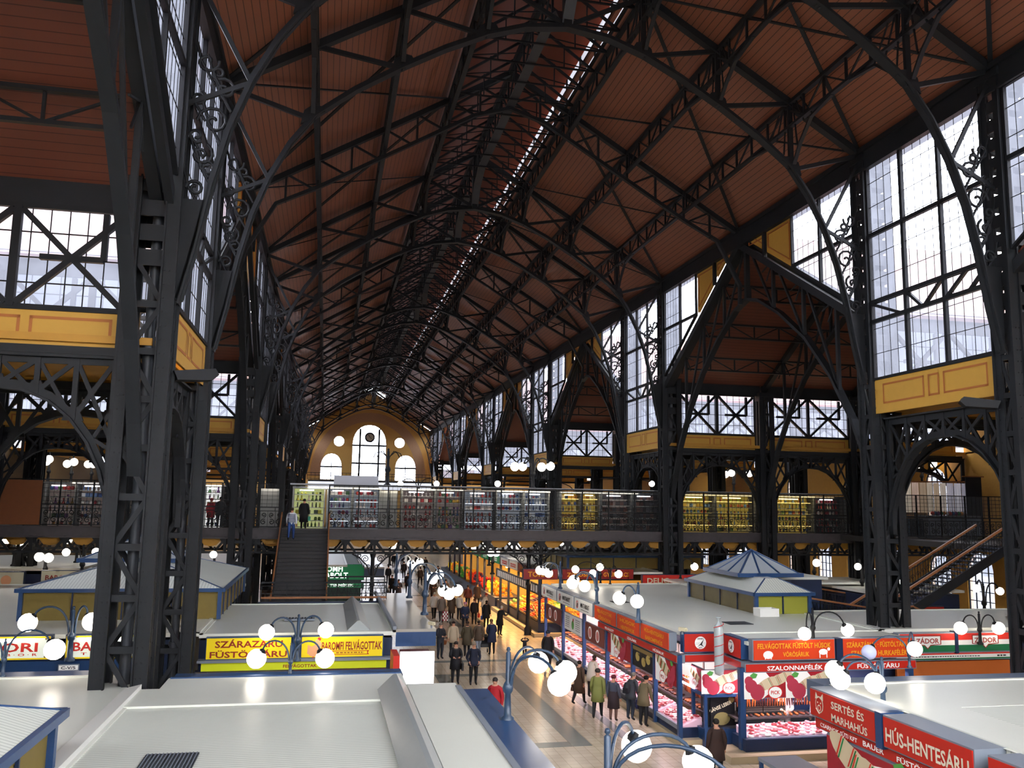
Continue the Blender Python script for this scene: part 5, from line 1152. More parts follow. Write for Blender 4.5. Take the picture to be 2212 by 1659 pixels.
q = MB(); q.bb(-2, 33, 51.0, 53.3, 8.36, 8.44); tag(q.obj('awning', mat('grey_white_awning', '#b9bcc2', .5)), 'long pale awning over the bridge kiosks', 'awning')
q = MB(); q.bb(kx(720), kx(820), 53.5, 55.5, ZB, 9.0); tag(q.obj('awning', mat('pale_tent', '#c8c8cc', .6)), 'pale box-shaped tent top behind the first kiosks', 'awning')

# stairs up to the bridge from the left block
def flight(label, x0, x1, ya, za, yb, zb, rise=.17):
    t = empty('staircase', ((x0+x1)/2, ya, za), label, 'staircase'); a = (x1-x0)/2; n = int(abs(zb-za)/rise); dy, dz = (yb-ya)/n, (zb-za)/n
    q = MB()
    for i in range(n): q.bb(-a, a, min(i*dy, (i+1)*dy), max(i*dy, (i+1)*dy), (i+1)*dz-.05, (i+1)*dz); q.bb(-a, a, i*dy-.015, i*dy+.015, i*dz, (i+1)*dz)
    q.obj('tread', mat('dark_stair', '#2c2a2b', .6), t); L = yb-ya; Hh = zb-za
    for s in (-1, 1):
        q = MB(); q.beam((s*a, 0, 0), (s*a, L, Hh), .06, .3); q.obj('stringer', IRON, t)
        q = MB(); q.beam((s*a, 0, .95), (s*a, L, Hh+.95), .07, .07); q.obj('handrail', WOOD, t)
        q = MB()
        for i in range(0, n+1): q.beam((s*a, i*dy, i*dz), (s*a, i*dy, i*dz+.95), .025)
        for f_ in (.35, .65): q.beam((s*a, 0, f_*.95+.05), (s*a, L, Hh+f_*.95+.05), .03)
        q.obj('baluster', IRON, t)
    return t
flight('steep dark staircase rising to the footbridge on the left', -2.3, .25, 42.6, 1.9, 49.6, ZB)
def fence(label, p, r, h=.95, posts=6, rail=WOOD, arcs=True):
    t = empty('stair_railing', p, label, 'railing'); d = Vector(r)-Vector(p)
    q = MB(); q.beam((0, 0, h), (d.x, d.y, d.z+h), .08, .07); q.obj('handrail', rail, t)
    q = MB()
    for z in (.08, h*.5, h*.85): q.beam((0, 0, z), (d.x, d.y, d.z+z), .03)
    for i in range(posts+1): f_ = i/posts; q.beam((d.x*f_, d.y*f_, d.z*f_), (d.x*f_, d.y*f_, d.z*f_+h), .045)
    for i in range(posts*3):
        f_, g_ = i/posts/3, (i+1)/posts/3
        q.beam((d.x*f_, d.y*f_, d.z*f_+.08), (d.x*g_, d.y*g_, d.z*g_+h*.85), .018); q.beam((d.x*g_, d.y*g_, d.z*g_+.08), (d.x*f_, d.y*f_, d.z*f_+h*.85), .018)
    q.obj('lattice', IRON, t); return t
q = MB(); q.bb(-2.6, 3., 40.6, 42.7, 1.78, 1.9); tag(q.obj('stair_landing', mat('dark_stair', '#2c2a2b', .6)), 'dark landing at the foot of the left staircase', 'landing')
q = MB(); q.bb(-2.7, 3.1, 40.2, 40.5, 0, 3.02); tag(q.obj('landing_wall', DKBLUE), 'dark blue wall in front of the left stair landing', 'wall', kind='structure')
t = fence('dark lattice railing with a wooden mid rail in front of the left stair landing', (-2.6, 40.55, 2.88), (2.9, 40.55, 2.88), .95, 5, IRON)
q = MB(); q.beam((0, -.05, .3), (5.5, -.05, .3), .07, .09); q.obj('wooden_rail', WOOD, t)
fence('dark lattice railing behind the left stair landing', (.35, 43.4, 2.75), (3.0, 43.4, 2.75), 1.1, 3, IRON)
# right-hand stairs
YS0, YS1 = 36., 38.
def xflight(label, xa, za, xb, zb, rise=.16, open_=True):
    t = empty('staircase', (xa, YS0, za), label, 'staircase'); n = int(abs(zb-za)/rise); dx, dz = (xb-xa)/n, (zb-za)/n; W = YS1-YS0; L, Hh = xb-xa, zb-za
    q = MB()
    for i in range(n): q.bb(min(i*dx, (i+1)*dx), max(i*dx, (i+1)*dx), 0, W, (i+1)*dz-.05, (i+1)*dz)
    q.obj('tread', mat('grey_tread', '#5a6070', .4), t)
    for y, nm in ((0, 'near'), (W, 'far')):
        q = MB(); q.beam((0, y, 0), (L, y, Hh), .08, .42); q.obj('stringer', IRON, t)
        q = MB(); q.beam((0, y, 1.05), (L, y, Hh+1.05), .09, .1); q.obj('handrail', WOOD, t)
        q = MB()
        for i in range(2*n+1): q.beam((i*dx/2, y, i*dz/2), (i*dx/2, y, i*dz/2+1.05), .022)
        for f_ in (.15, .9): q.beam((0, y, f_), (L, y, Hh+f_), .035)
        for i in range(n):
            q.tube([(p[0], y, p[2]) for p in spiral(((i+.5)*dx, (i+.5)*dz+.5), .14, .03, 0, 1.2, lambda u, v: (u, 0, v), 8)], .014, 4)
        q.obj('baluster_scroll', IRON, t)
    return t
xflight('open iron staircase with wooden handrails climbing to the gallery on the right', 24.8, 1.9, 32.0, 5.75)
q = MB(); q.bb(20.1, 24.8, 33.8, YS1+.05, 1.8, 1.92); q.bb(20.1, 24.8, 33.7, 33.8, 1.7, 1.95); [q.bb(x-.06, x+.06, y-.06, y+.06, 0, 1.8) for x in (20.2, 24.7) for y in (33.9, 37.9)]; tag(q.obj('stair_landing', mat('dark_stair', '#2c2a2b', .6)), 'dark landing below the right staircase', 'landing')
fence('wood-topped railing along the front of the right stair landing', (20.1, 33.8, 2.8), (22.9, 33.8, 2.38), .95, 5)
fence('wood-topped railing dropping from the right landing', (25.1, 33.8, 2.4), (26.6, 33.8, 1.75), .95, 3)
fence('dark railing at the back of the right stair landing', (21.9, 38.1, 2.9), (24.6, 38.1, 2.5), 1.0, 5)
fence('short level wood-topped railing on the right stair landing', (22.9, 33.8, 2.38), (25.1, 33.8, 2.42), .95, 3)
q = MB(); q.bb(31.8, 40.9, 34.6, YB0, ZB-.3, ZB); tag(q.obj('gallery_floor', mat('dark_deck', '#33302f', .6)), 'dark gallery floor at the head of the right stairs', 'gallery', kind='structure')
# gallery furnishings seen through the right arch
t = empty('lace_rail', (35.6, 46.2, ZB), 'rail of hanging cream lace cloths on the right gallery', 'cloth rail')
q = MB(); q.tube([(-2.6, 0, 3.3), (2.7, 0, 3.4)], .05, 6); q.tube([(-2.6, 0, 0), (-2.6, 0, 3.3)], .04, 6); q.tube([(2.7, 0, 0), (2.7, 0, 3.4)], .04, 6); q.obj('rail', WOOD, t)
for i in range(11):
    q = MB(); x0 = -2.5+i*.49; pts = []
    for j in range(9): pts.append((x0+j*.055, .05*math.sin(j*1.7+i), 0))
    vs = [(x, y, 3.3) for x, y, _ in pts]+[(x, y*1.4, 1.5) for x, y, _ in pts]; q.add(vs, [(j, j+1, 10+j, 9+j) for j in range(8)], 0, True)
    c = ['#d8c9b0', '#c9b197', '#e0d4c0', '#d9c0ae', '#bfa98f', '#d5c8b4', '#cdb79c', '#dcd2c6', '#c8c6d2', '#d4d3dc', '#bdbccb'][i]
    o = q.obj('lace_cloth', mat('lace_'+c[1:], c, .7, emit=c, es=.25), None, (35.6, 46.2, ZB)); tag(o, f'hanging lace cloth on the gallery rail, {["leftmost", "second from left", "third from left", "fourth from left", "fifth from left", "middle one", "fifth from right", "fourth from right", "third from right", "second from right", "rightmost"][i]}', 'cloth')  # slight glow put into the cloth to lighten it behind the net
t = empty('dark_banner', (38.8, 46.1, ZB+1.7), 'dark blue cloth hanging beside the lace on the right gallery', 'cloth'); q = MB(); q.bb(-.55, .55, 0, .05, -1.7, 2.); q.obj('cloth', mat('navy_cloth', '#14171f', .8), t); q = MB(); q.bb(-.75, .75, -.02, .07, 2., 2.06); q.obj('rod', WOOD, t)
t = empty('grey_display_case', (36.8, 45.5, ZB), 'grey panelled counter on the right gallery', 'counter'); q = MB(); q.bb(-1.9, 1.9, 0, .8, 0, 1.35); q.obj('body', KG, t)
for i in range(3): q = MB(); x = -1.27+i*1.27; q.bb(x-.5, x+.5, -.03, 0, .15, 1.2); q.obj('panel', mat('slate_panel', '#6b7480', .5), t)
for i in range(12):
    c = ['#c8463c', '#4a6fa0', '#7a3f7a', '#3f8a56', '#d08a3a', '#c2c2c8'][i % 6]; key = ('yarn', c)
    if key not in _mesh: q = MB(); q.ball((0, 0, .11), .12, 8, 6); q.tube([(.1, 0, .05), (.16, .02, .02), (.2, .06, .0)], .012, 4); _mesh[key] = q.obj('yarn_ball', mat('yarn_'+c[1:], c, .8)).data; o = bpy.data.objects['yarn_ball'] if i == 0 else [x for x in bpy.data.objects if x.data == _mesh[key]][0]
    else: o = link('yarn_ball', _mesh[key])
    o.location = (35.6+i*.2, 45.8, ZB+1.36); tag(o, 'coloured ball of yarn on the grey gallery counter', 'yarn', 'yarn balls on the gallery counter')
for i in range(14):
    c = ['#1d1e24', '#2c3440', '#17161a', '#3b4a5c'][i % 4]; key = ('coat', c)
    if key not in _mesh:
        q = MB(); q.prism([(-.05, 0), (.05, 0), (.06, .9), (.02, 1.05), (-.02, 1.05), (-.06, .9)], 'Y', -.25, .25); q.tube([(0, 0, 1.05), (0, 0, 1.15), (0, .05, 1.18)], .012, 4); o = q.obj('hanging_garment', mat('garment_'+c[1:], c, .8)); _mesh[key] = o.data
    else: o = link('hanging_garment', _mesh[key])
    o.location = (32.6+i*.15, 45.6, ZB+.1); tag(o, 'dark garment on the low rack left of the grey counter', 'garment', 'garments on the gallery rack')
# floodlights on the columns
for x, y, z, rz_, lab in ((XL+.62, A0+.5, 10.5, .4, 'dark floodlight fixed to the near left column under the ochre panel'), (XR-.6, A0+.4, 10.7, 2.6, 'dark floodlight fixed near the right edge under the ochre panel')):
    t = empty('floodlight', (x, y, z), lab, 'floodlight', rz=rz_); q = MB(); q.prism([(-.1, .1), (.9, .25), (1., .1), (.85, -.05), (0, -.12)], 'Y', -.25, .25); q.obj('housing', IRON2, t); q = MB(); q.beam((-.3, 0, .15), (.2, 0, 0), .08); q.obj('bracket', IRON, t)

# globe lamps
def lamp(label, base, h, globes, r=.21, m=LAMPBLUE, finial=True, group=None, off=(), lift=.12):
    """lamp post: globes are world points; each hangs from an arched arm"""
    base = Vector(base); t = empty('globe_lamp', base, label, 'lamp', group); s = h/1.35
    q = MB(); q.lathe([(.13*s, 0), (.13*s, .06*s), (.075*s, .1*s), (.06*s, h*.38), (.1*s, h*.42), (.11*s, h*.47), (.085*s, h*.52), (.05*s, h*.56), (.05*s, h*.96), (.02*s, h*.98), (.045*s, h), (.03*s, h+.05*s), (0, h+.06*s)], n=12); q.obj('post', m, t)
    for i, g in enumerate(globes):
        v = Vector(g)-base; hd = Vector((v.x, v.y, 0)); L = hd.length; u = hd/max(L, 1e-6)
        top = max(h*.96, v.z+r+lift+.1); e = v+Vector((0, 0, r*.72))-u*r*.55
        P0 = u*.07*s+Vector((0, 0, h*.5)); pts = []
        C = [P0, P0+u*L*.02+Vector((0, 0, (top-h*.5)*.75)), u*L*.32+Vector((0, 0, top+(top-h*.5)*.16)), u*L*.78+Vector((0, 0, top+.05)), e]
        for j in range(13):
            a = j/12; b_ = [c for c in C]
            while len(b_) > 1: b_ = [b_[k].lerp(b_[k+1], a) for k in range(len(b_)-1)]
            pts.append(b_[0])
        q = MB(); q.tube(pts, .028*max(s, .8), 7); a_ = q.obj('arm', m, t)
        q = MB(); d = (v-e).normalized(); q.tube([e-d*.06, e+d*.02, e+d*.1], [.05, .1*r/.21, .11*r/.21], 8); q.obj('socket', IRON2, a_)
        q = MB(); q.ball(v, r, 14, 9); q.obj('globe', GLOBEOFF if i in off else GLOBE, t)
    return t
G = lambda px, py, Y: tuple(at(px, py, Y=Y))
lamp('tall blue lamp with two globes, cut off at the bottom edge', at(1312, 1806, Y=11.9), 1.35, [G(1508, 1646, 12.1), G(1375, 1612, 12.6), G(1640, 1770, 11.2)], .225)
lamp('blue lamp with three bunched globes on the nearest canopy', at(1096, 1557, Y=17.7), 1.38, [G(1163, 1431, 19.0), G(1222, 1452, 17.4), G(1208, 1477, 16.6)], .23)
lamp('blue lamp with two globes on the near left roof edge', at(626, 1462, Y=22.6), .78, [G(554, 1423, 22.7), G(702, 1422, 22.7)], .235)
lamp('blue lamp at the left edge, one globe showing', at(5, 1462, Y=23.4), .85, [G(118, 1403, 23.0), G(-90, 1405, 23.4)], .24)
lamp('blue lamp with two globes between the yellow signs', at(641, 1428, Y=30.4), 1.45, [G(576, 1366, 30.2), G(704, 1361, 30.2)], .26)
lamp('blue lamp with two globes between the red-lettered lit signs', at(150, 1428, Y=30.0), 1.6, [G(60, 1345, 29.9), G(198, 1343, 29.9)], .28)
lamp('blue lamp on the right aisle signs, nearest of the row', at(1379, 1345, Z=3.38), 1.35, [G(1338, 1292, 30.2), G(1376, 1299, 29.4)], .235)
lamp('blue lamp on the right aisle signs, second of the row', at(1289, 1304, Z=3.38), 1.3, [G(1236, 1260, 36), G(1263, 1266, 35.2), G(1240, 1254, 37)], .24)
lamp('blue lamp on the right aisle signs, third of the row', at(1210, 1272, Z=3.38), 1.3, [G(1166, 1232, 43.5), G(1185, 1238, 42.6), G(1174, 1233, 44)], .22)
lamp('blue lamp on the left aisle canopy, nearest of its row', at(917, 1328, Z=3.15), 1.7, [G(958, 1276, 35.2), G(988, 1275, 35.6), G(970, 1283, 34.6)], .23)
lamp('blue lamp on the left aisle canopy, second of its row', at(884, 1292, Z=3.15), 1.6, [G(930, 1246, 42), G(949, 1241, 42.6), G(935, 1252, 41.5)], .22)
lamp('blue lamp on the left aisle canopy, third of its row', at(855, 1265, Z=3.15), 1.6, [G(888, 1217, 50), G(907, 1214, 50.5), G(893, 1222, 49.6)], .21)
lamp('dark lamp with two globes between the orange-red front signs', at(1757, 1390, Y=25.3), 1.05, [G(1738, 1369, 25.1), G(1831, 1361, 25.3)], .2, IRON2)
lamp('lamp in front of the striped signs with two globes', at(2118, 1392, Y=27.4), 1.1, [G(2075, 1357, 27.2), G(2157, 1357, 27.2)], .22, IRON2)
lamp('grey lamp with three globes on the near right signs', at(1909, 1543, Y=17.2), 1.15, [G(1803, 1448, 18.1), G(1815, 1468, 17.6), G(1890, 1476, 16.9)], .215)
lamp('blue lamp behind the near right roof, left globe unlit', at(1965, 1442, Z=3.4), .7, [G(1877, 1409, 20.6), G(1976, 1402, 20.3)], .19, off=(0,))
lamp('lamp behind the fruit signs with two globes', at(1297, 1262, Y=45), 1.1, [G(1243, 1230, 45), G(1296, 1225, 45)], .2, IRON2)
lamp('lamp over the red DELIC sign with two globes', at(1318, 1262, Y=43), .8, [G(1281, 1239, 43), G(1336, 1240, 43)], .2, IRON2)
lamp('lamp right of the big column with one globe', at(1470, 1250, Y=40), .9, [G(1500, 1224, 40)], .18, IRON2)
# lamps on the bridge and galleries
lamp('four-globe lamp standing on the footbridge', (at(1151, 1060, Y=52).x, 52, 8.4), 2.0, [G(1112, 1008, 51.5), G(1129, 1008, 52.8), G(1170, 1009, 51.5), G(1189, 1007, 52.4)], .27, IRON2)
t = lamp('unlit four-armed lamp over the footbridge without globes', (at(836, 1060, Y=53).x, 53, 8.4), 2.2, [], .1, IRON2)
for s in (-1, 1):
    for d in (.75, .55): q = MB(); q.tube([(0, 0, 1.4), (s*.1, 0, 1.8), (s*d*.6, d-.6, 2.12), (s*d, d-.6, 2.), (s*(d+.12), d-.6, 1.75)], .03, 6); q.obj('arm', IRON2, t)
BG = [((1567, 1025), (1580, 1022), (1619, 1023), 58, 'globe cluster over the yellow kiosks'), ((1978, 1008), (2016, 1002), None, 51.5, 'two-globe lamp above the lace cloths'), ((100, 997), (106, 992), None, 60, 'globe pair over the souvenir kiosk'), ((145, 1002), (160, 998), None, 62, 'globe pair left of the near column'), ((190, 1003), (202, 1003), None, 64, 'second globe pair left of the near column'),
      ((1075, 1045), (1408, 1045), None, 70, 'far globes beyond the kiosks'), ((865, 1045), (943, 1045), None, 75, 'far globe lamp above the red kiosk'), ((85, 1203), (105, 1205), None, 52, 'globes over the cream red-lettered sign'), ((143, 1193), (207, 1192), None, 47.5, 'two-globe lamp beside the mesh lantern'), ((15, 1165), (42, 1170), None, 55, 'globes under the bridge at far left'),
      ((147, 1166), (182, 1163), None, 58, 'globes under the bridge left of the columns'), ((461, 1198), None, None, 49, 'single globe right of the second near column'), ((1060, 1194), (1072, 1194), None, 56, 'globe pair under the bridge over the fruit'), ((1024, 1180), (1048, 1178), (1104, 1178), 62, 'globes under the bridge over the aisle'), ((1122, 1181), (1217, 1180), None, 62, 'globes under the bridge near the posts'),
      ((832, 1166), (848, 1180), (850, 1172), 64, 'globes under the bridge above the crowd'), ((1600, 1195), (1608, 1203), (1628, 1206), 57, 'globe cluster over the pale roof at right'), ((1764, 1216), None, None, 52, 'globe before the arched window'), ((1853, 1224), (1884, 1233), None, 44, 'globe pair by the right staircase'), ((1942, 1257), None, None, 40, 'globe among the stair handrails'), ((2109, 1271), (2160, 1277), None, 38, 'globe pair beyond the right staircase')]
for a, b_, c_, Y_, lab in BG:
    gs = [G(p[0], p[1], Y_) for p in (a, b_, c_) if p]; mx = sum(g[0] for g in gs)/len(gs); zb = min(g[2] for g in gs)
    lamp('dark lamp: '+lab, (mx+.02, Y_+.35, zb-1.4), 1.7, gs, .25 if Y_ > 50 else .19, IRON2)
# ================================================================= fruit displays
FR = {'orange': ('#e07a1c', .055, (1, 1, .95)), 'apple': ('#b8261c', .05, (1, 1, .9)), 'lemon': ('#e8c32a', .045, (1.25, 1, 1)), 'cabbage': ('#8fb05a', .09, (1, 1, .9)), 'tomato': ('#d23a1e', .05, (1, 1, .85)), 'pepper': ('#3f7a2c', .05, (1, .8, 1.4)), 'mandarin': ('#ee9a24', .045, (1, 1, .85)), 'aubergine': ('#3a1f3c', .05, (1, 1.7, 1))}
def fruit_mesh(k):
    c, r, sc = FR[k]; q = MB(); q.ball((0, 0, r*.8), r*1.35, 8, 5, 0, sc); q.tube([(0, 0, r*1.7), (.01, 0, r*2.2)], .008, 4, 1); return q
FSTEM = mat('fruit_stem', '#4d6a2c', .6); CRATE = mat('fruit_crate_wood', '#b08a52', .6)
def crate(label, loc, rz, kind, nx=6, ny=5, w=1.15, d=.95, fruit=True):
    t = empty('fruit_crate', loc, label, 'crate', rz=rz); tl = .32
    q = MB(); q.add([(-w/2, 0, 0), (w/2, 0, 0), (w/2, d, d*tl), (-w/2, d, d*tl)], [(0, 1, 2, 3)]); q.obj('base_board', CRATE, t)
    for a, b_ in (((-w/2, 0, .04), (w/2, 0, .04)), ((-w/2, d, d*tl+.04), (w/2, d, d*tl+.04)), ((-w/2, 0, .04), (-w/2, d, d*tl+.04)), ((w/2, 0, .04), (w/2, d, d*tl+.04))): q = MB(); q.beam(a, b_, .02, .1); q.obj('side_board', CRATE, t)
    if not fruit: return
    T = Matrix.Translation(loc) @ Matrix.Rotation(rz, 4, 'Z')
    for i in range(nx):
        for j in range(ny):
            key = ('fr', kind)
            if key not in _mesh: o = fruit_mesh(kind).obj(kind, [mat('fruit_'+kind, FR[kind][0], .4, emit=FR[kind][0], es=.3), FSTEM]); _mesh[key] = o.data  # glow in the fruit colours stands in for warm stall light
            else: o = link(kind, _mesh[key])
            x = -w/2+.1+(w-.2)*(i+.5*(j % 2)*.6)/(nx-.6); y = .1+(d-.2)*j/(ny-1)
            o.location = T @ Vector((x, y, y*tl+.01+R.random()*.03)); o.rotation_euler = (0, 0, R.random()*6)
            tag(o, f'{kind} heaped in the {label}', kind, f'{kind}s in the {label}')
KD_ = ['orange', 'mandarin', 'apple', 'cabbage', 'tomato', 'lemon', 'pepper', 'aubergine']
i = 0
for tier in range(2):
    for j in range(7):
        k = KD_[(j*3+tier*2+1) % 8]
        crate(f'{k} crate, {"lower" if tier == 0 else "upper"} tier, {ORD[j]} along the aisle side', (12.35+tier*.98, 50.7+j*1.25, .75+tier*.42), -PI/2, k, 6, 5 if j < 5 else 3)
for tier in range(2):
    for j in range(4):
        k = ['orange', 'mandarin', 'apple', 'cabbage', 'tomato', 'orange', 'lemon', 'apple'][j+tier*4]
        crate(f'{k} crate, {"lower" if tier == 0 else "upper"} tier, {["leftmost", "second from left", "third from left", "rightmost"][j]} on the fruit stall front', (12.9+j*1.22, 49.4+tier*.98, .75+tier*.42), 0, k, 6, 5)
q = MB(); q.bb(12.3, 14.15, 49.35, 62, .2, .7); q.bb(14.15, 17.6, 49.35, 51, .2, .7); tag(q.obj('fruit_counter', DKBLUE), 'dark blue base under the fruit displays', 'counter')
q = MB(); q.bb(11.9, 14.15, 48.9, 62, 0, .2); q.bb(14.15, 17.7, 48.9, 51.5, 0, .2); tag(q.obj('tile_plinth', PLINTH), 'tiled plinth under the fruit displays', 'plinth')
for i, (x, y) in enumerate(((12.3, 49.4), (13.6, 49.3), (15.6, 49.3), (12.3, 52.2), (12.3, 55), (12.3, 58))):
    q = MB(); q.bb(-.07, .07, -.07, .07, 0, 3.2); o = q.obj('stall_post', DKBLUE, None, (x, y, 0)); tag(o, f'dark post of the fruit stall, {["at the corner", "second on the front", "third on the front", "first along the aisle", "second along the aisle", "third along the aisle"][i]}', 'post')
q = MB(); q.bb(12.2, 12.3, 49.4, 62, 2.3, 2.9)
for i in range(20): q.bb(12.19, 12.2, 49.6+i*.6, 49.95+i*.6, 2.4, 2.8, 1)
tag(q.obj('price_board', [KG, WHT]), 'long price board with white cards above the fruit', 'price board')
WARMB = mat('warm_lit_back_wall', '#b9853f', .6, emit='#f0a840', es=.45)  # warm lamplight put into the panel as its own glow
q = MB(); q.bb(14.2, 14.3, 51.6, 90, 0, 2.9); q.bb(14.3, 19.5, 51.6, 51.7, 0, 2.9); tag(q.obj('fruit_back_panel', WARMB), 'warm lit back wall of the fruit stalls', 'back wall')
for j in range(10):
    k = KD_[(j*5) % 8]; key = ('heap', k)
    if key not in _mesh:
        q = MB(); rr = random.Random(j)
        for a in range(60): q.ball((rr.uniform(-1.2, 1.2), rr.uniform(-.6, .6), .1+rr.random()*.25), .13, 6, 4, 0)
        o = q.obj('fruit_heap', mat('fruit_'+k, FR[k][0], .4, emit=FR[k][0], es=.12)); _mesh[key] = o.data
    else: o = link('fruit_heap', _mesh[key])
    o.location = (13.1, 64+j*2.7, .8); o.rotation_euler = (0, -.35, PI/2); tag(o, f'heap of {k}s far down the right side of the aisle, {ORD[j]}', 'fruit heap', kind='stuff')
q = MB(); q.bb(12.2, 14.2, 62.2, 92, 0, .78); tag(q.obj('fruit_counter', DKBLUE), 'dark counter under the far fruit heaps', 'counter')
for j in range(6):
    p = at([980, 962, 943, 925, 908, 893][j], 1185, Y=58+j*9); t = empty('hanging_lamp', (13., 56+j*6., 3.0), f'warm hanging bulb over the fruit, {ORD[j]}', 'lamp'); q = MB(); q.ball((0, 0, 0), .12, 10, 6); q.obj('bulb', TUBEY, t); q = MB(); q.lathe([(.16, .05), (.05, .2), (.02, .4)], n=8); q.obj('shade', IRON2, t)

# ================================================================= people
def body_mesh(sk, edges, radii):
    me = bpy.data.meshes.new('tmp'); me.from_pydata(sk, edges, []); o = bpy.data.objects.new('tmp', me); COL.objects.link(o)
    mo = o.modifiers.new('s', 'SKIN'); mo.use_smooth_shade = True
    for v, r in zip(me.skin_vertices[0].data, radii): v.radius = r if isinstance(r, tuple) else (r, r)
    me.skin_vertices[0].data[0].use_root = True
    su = o.modifiers.new('u', 'SUBSURF'); su.levels = su.render_levels = 1
    bpy.context.view_layer.update()
    out = bpy.data.meshes.new_from_object(o.evaluated_get(bpy.context.evaluated_depsgraph_get()))
    V = [v.co.copy() for v in out.vertices]; Fc = [tuple(p.vertices) for p in out.polygons]
    bpy.data.objects.remove(o); bpy.data.meshes.remove(me); bpy.data.meshes.remove(out); return V, Fc
POSES = {}
def make_pose(pose):
    """person 1.70 m tall facing +Y; returns (verts, faces, region per face, hands)"""
    if pose in POSES: return POSES[pose]
    walk = {'walk': .24, 'stride': .3}.get(pose, .0); lean = {'lean': .16, 'reach': .12, 'push': .12}.get(pose, .0)
    S_ = [(0, 0, .92), (0, .01, 1.1), (0, .0+lean*.5, 1.3), (0, lean*.9, 1.43), (0, lean+.01, 1.5), (0, lean*1.1+.03, 1.58), (0, lean*1.1+.02, 1.68)]
    r_ = [(.19, .145), (.185, .145), (.215, .145), (.12, .095), .06, (.082, .097), (.066, .08)]
    E_ = [(i, i+1) for i in range(6)]; reg = ['trousers', 'coat', 'coat', 'coat', 'neck', 'head', 'head']
    def add(p, par, r, g): S_.append(p); r_.append(r); reg.append(g); E_.append((par, len(S_)-1)); return len(S_)-1
    hands = []
    for s in (-1, 1):
        w = walk*s
        hp = add((s*.1, .0, .86), 0, .115, 'trousers'); k = add((s*.11, w*.55+.02, .48), hp, .08, 'trousers'); an = add((s*.11, w-.03-(.06 if w < 0 else 0), .1+(.05 if w < 0 else 0)), k, .052, 'trousers'); add((s*.13, w+.11, .035+(.02 if w < 0 else 0)), an, (.045, .035), 'shoe')
        sh = add((s*.19, lean*.8, 1.39), 3, .085, 'coat')
        if pose in ('stand', 'walk', 'stride', 'lean'): el, wr = (s*.25, lean*.8-.03-w*.3, 1.12), (s*.25, lean*.8+.08-w*.6, .88)
        elif pose == 'pocket': el, wr = (s*.29, -.06, 1.12), (s*.2, .08, .95)
        elif pose in ('hold', 'push'): el, wr = (s*.25, .06, 1.13), (s*.12, .3, 1.12 if pose == 'hold' else 1.0)
        elif pose == 'reach': el, wr = ((s*.25, .18, 1.2), (s*.2, .42, 1.2)) if s > 0 else ((s*.25, .05, 1.12), (s*.22, .2, .95))
        elif pose == 'head': el, wr = (s*.36, .02, 1.52), (s*.14, .04, 1.66)
        e = add(el, sh, .066, 'coat'); w_ = add(wr, e, .046, 'coat'); d = (Vector(wr)-Vector(el)).normalized(); h = Vector(wr)+d*.07; add(tuple(h), w_, (.034, .026), 'hand'); hands.append((Vector(wr)+d*.1, d, s))
    V, Fc = body_mesh(S_, E_, r_)
    segs = [(Vector(S_[a]), Vector(S_[b_]), reg[b_]) for a, b_ in E_]
    def near(p):
        best = None
        for a, b_, g in segs:
            ab = b_-a; tt = max(0, min(1, (p-a).dot(ab)/ab.length_squared)); dd = (p-(a+ab*tt)).length
            if best is None or dd < best[0]: best = (dd, g)
        return best[1]
    RG = [near(sum((V[i] for i in f), Vector())/len(f)) for f in Fc]
    POSES[pose] = (V, Fc, RG, hands, lean); return POSES[pose]
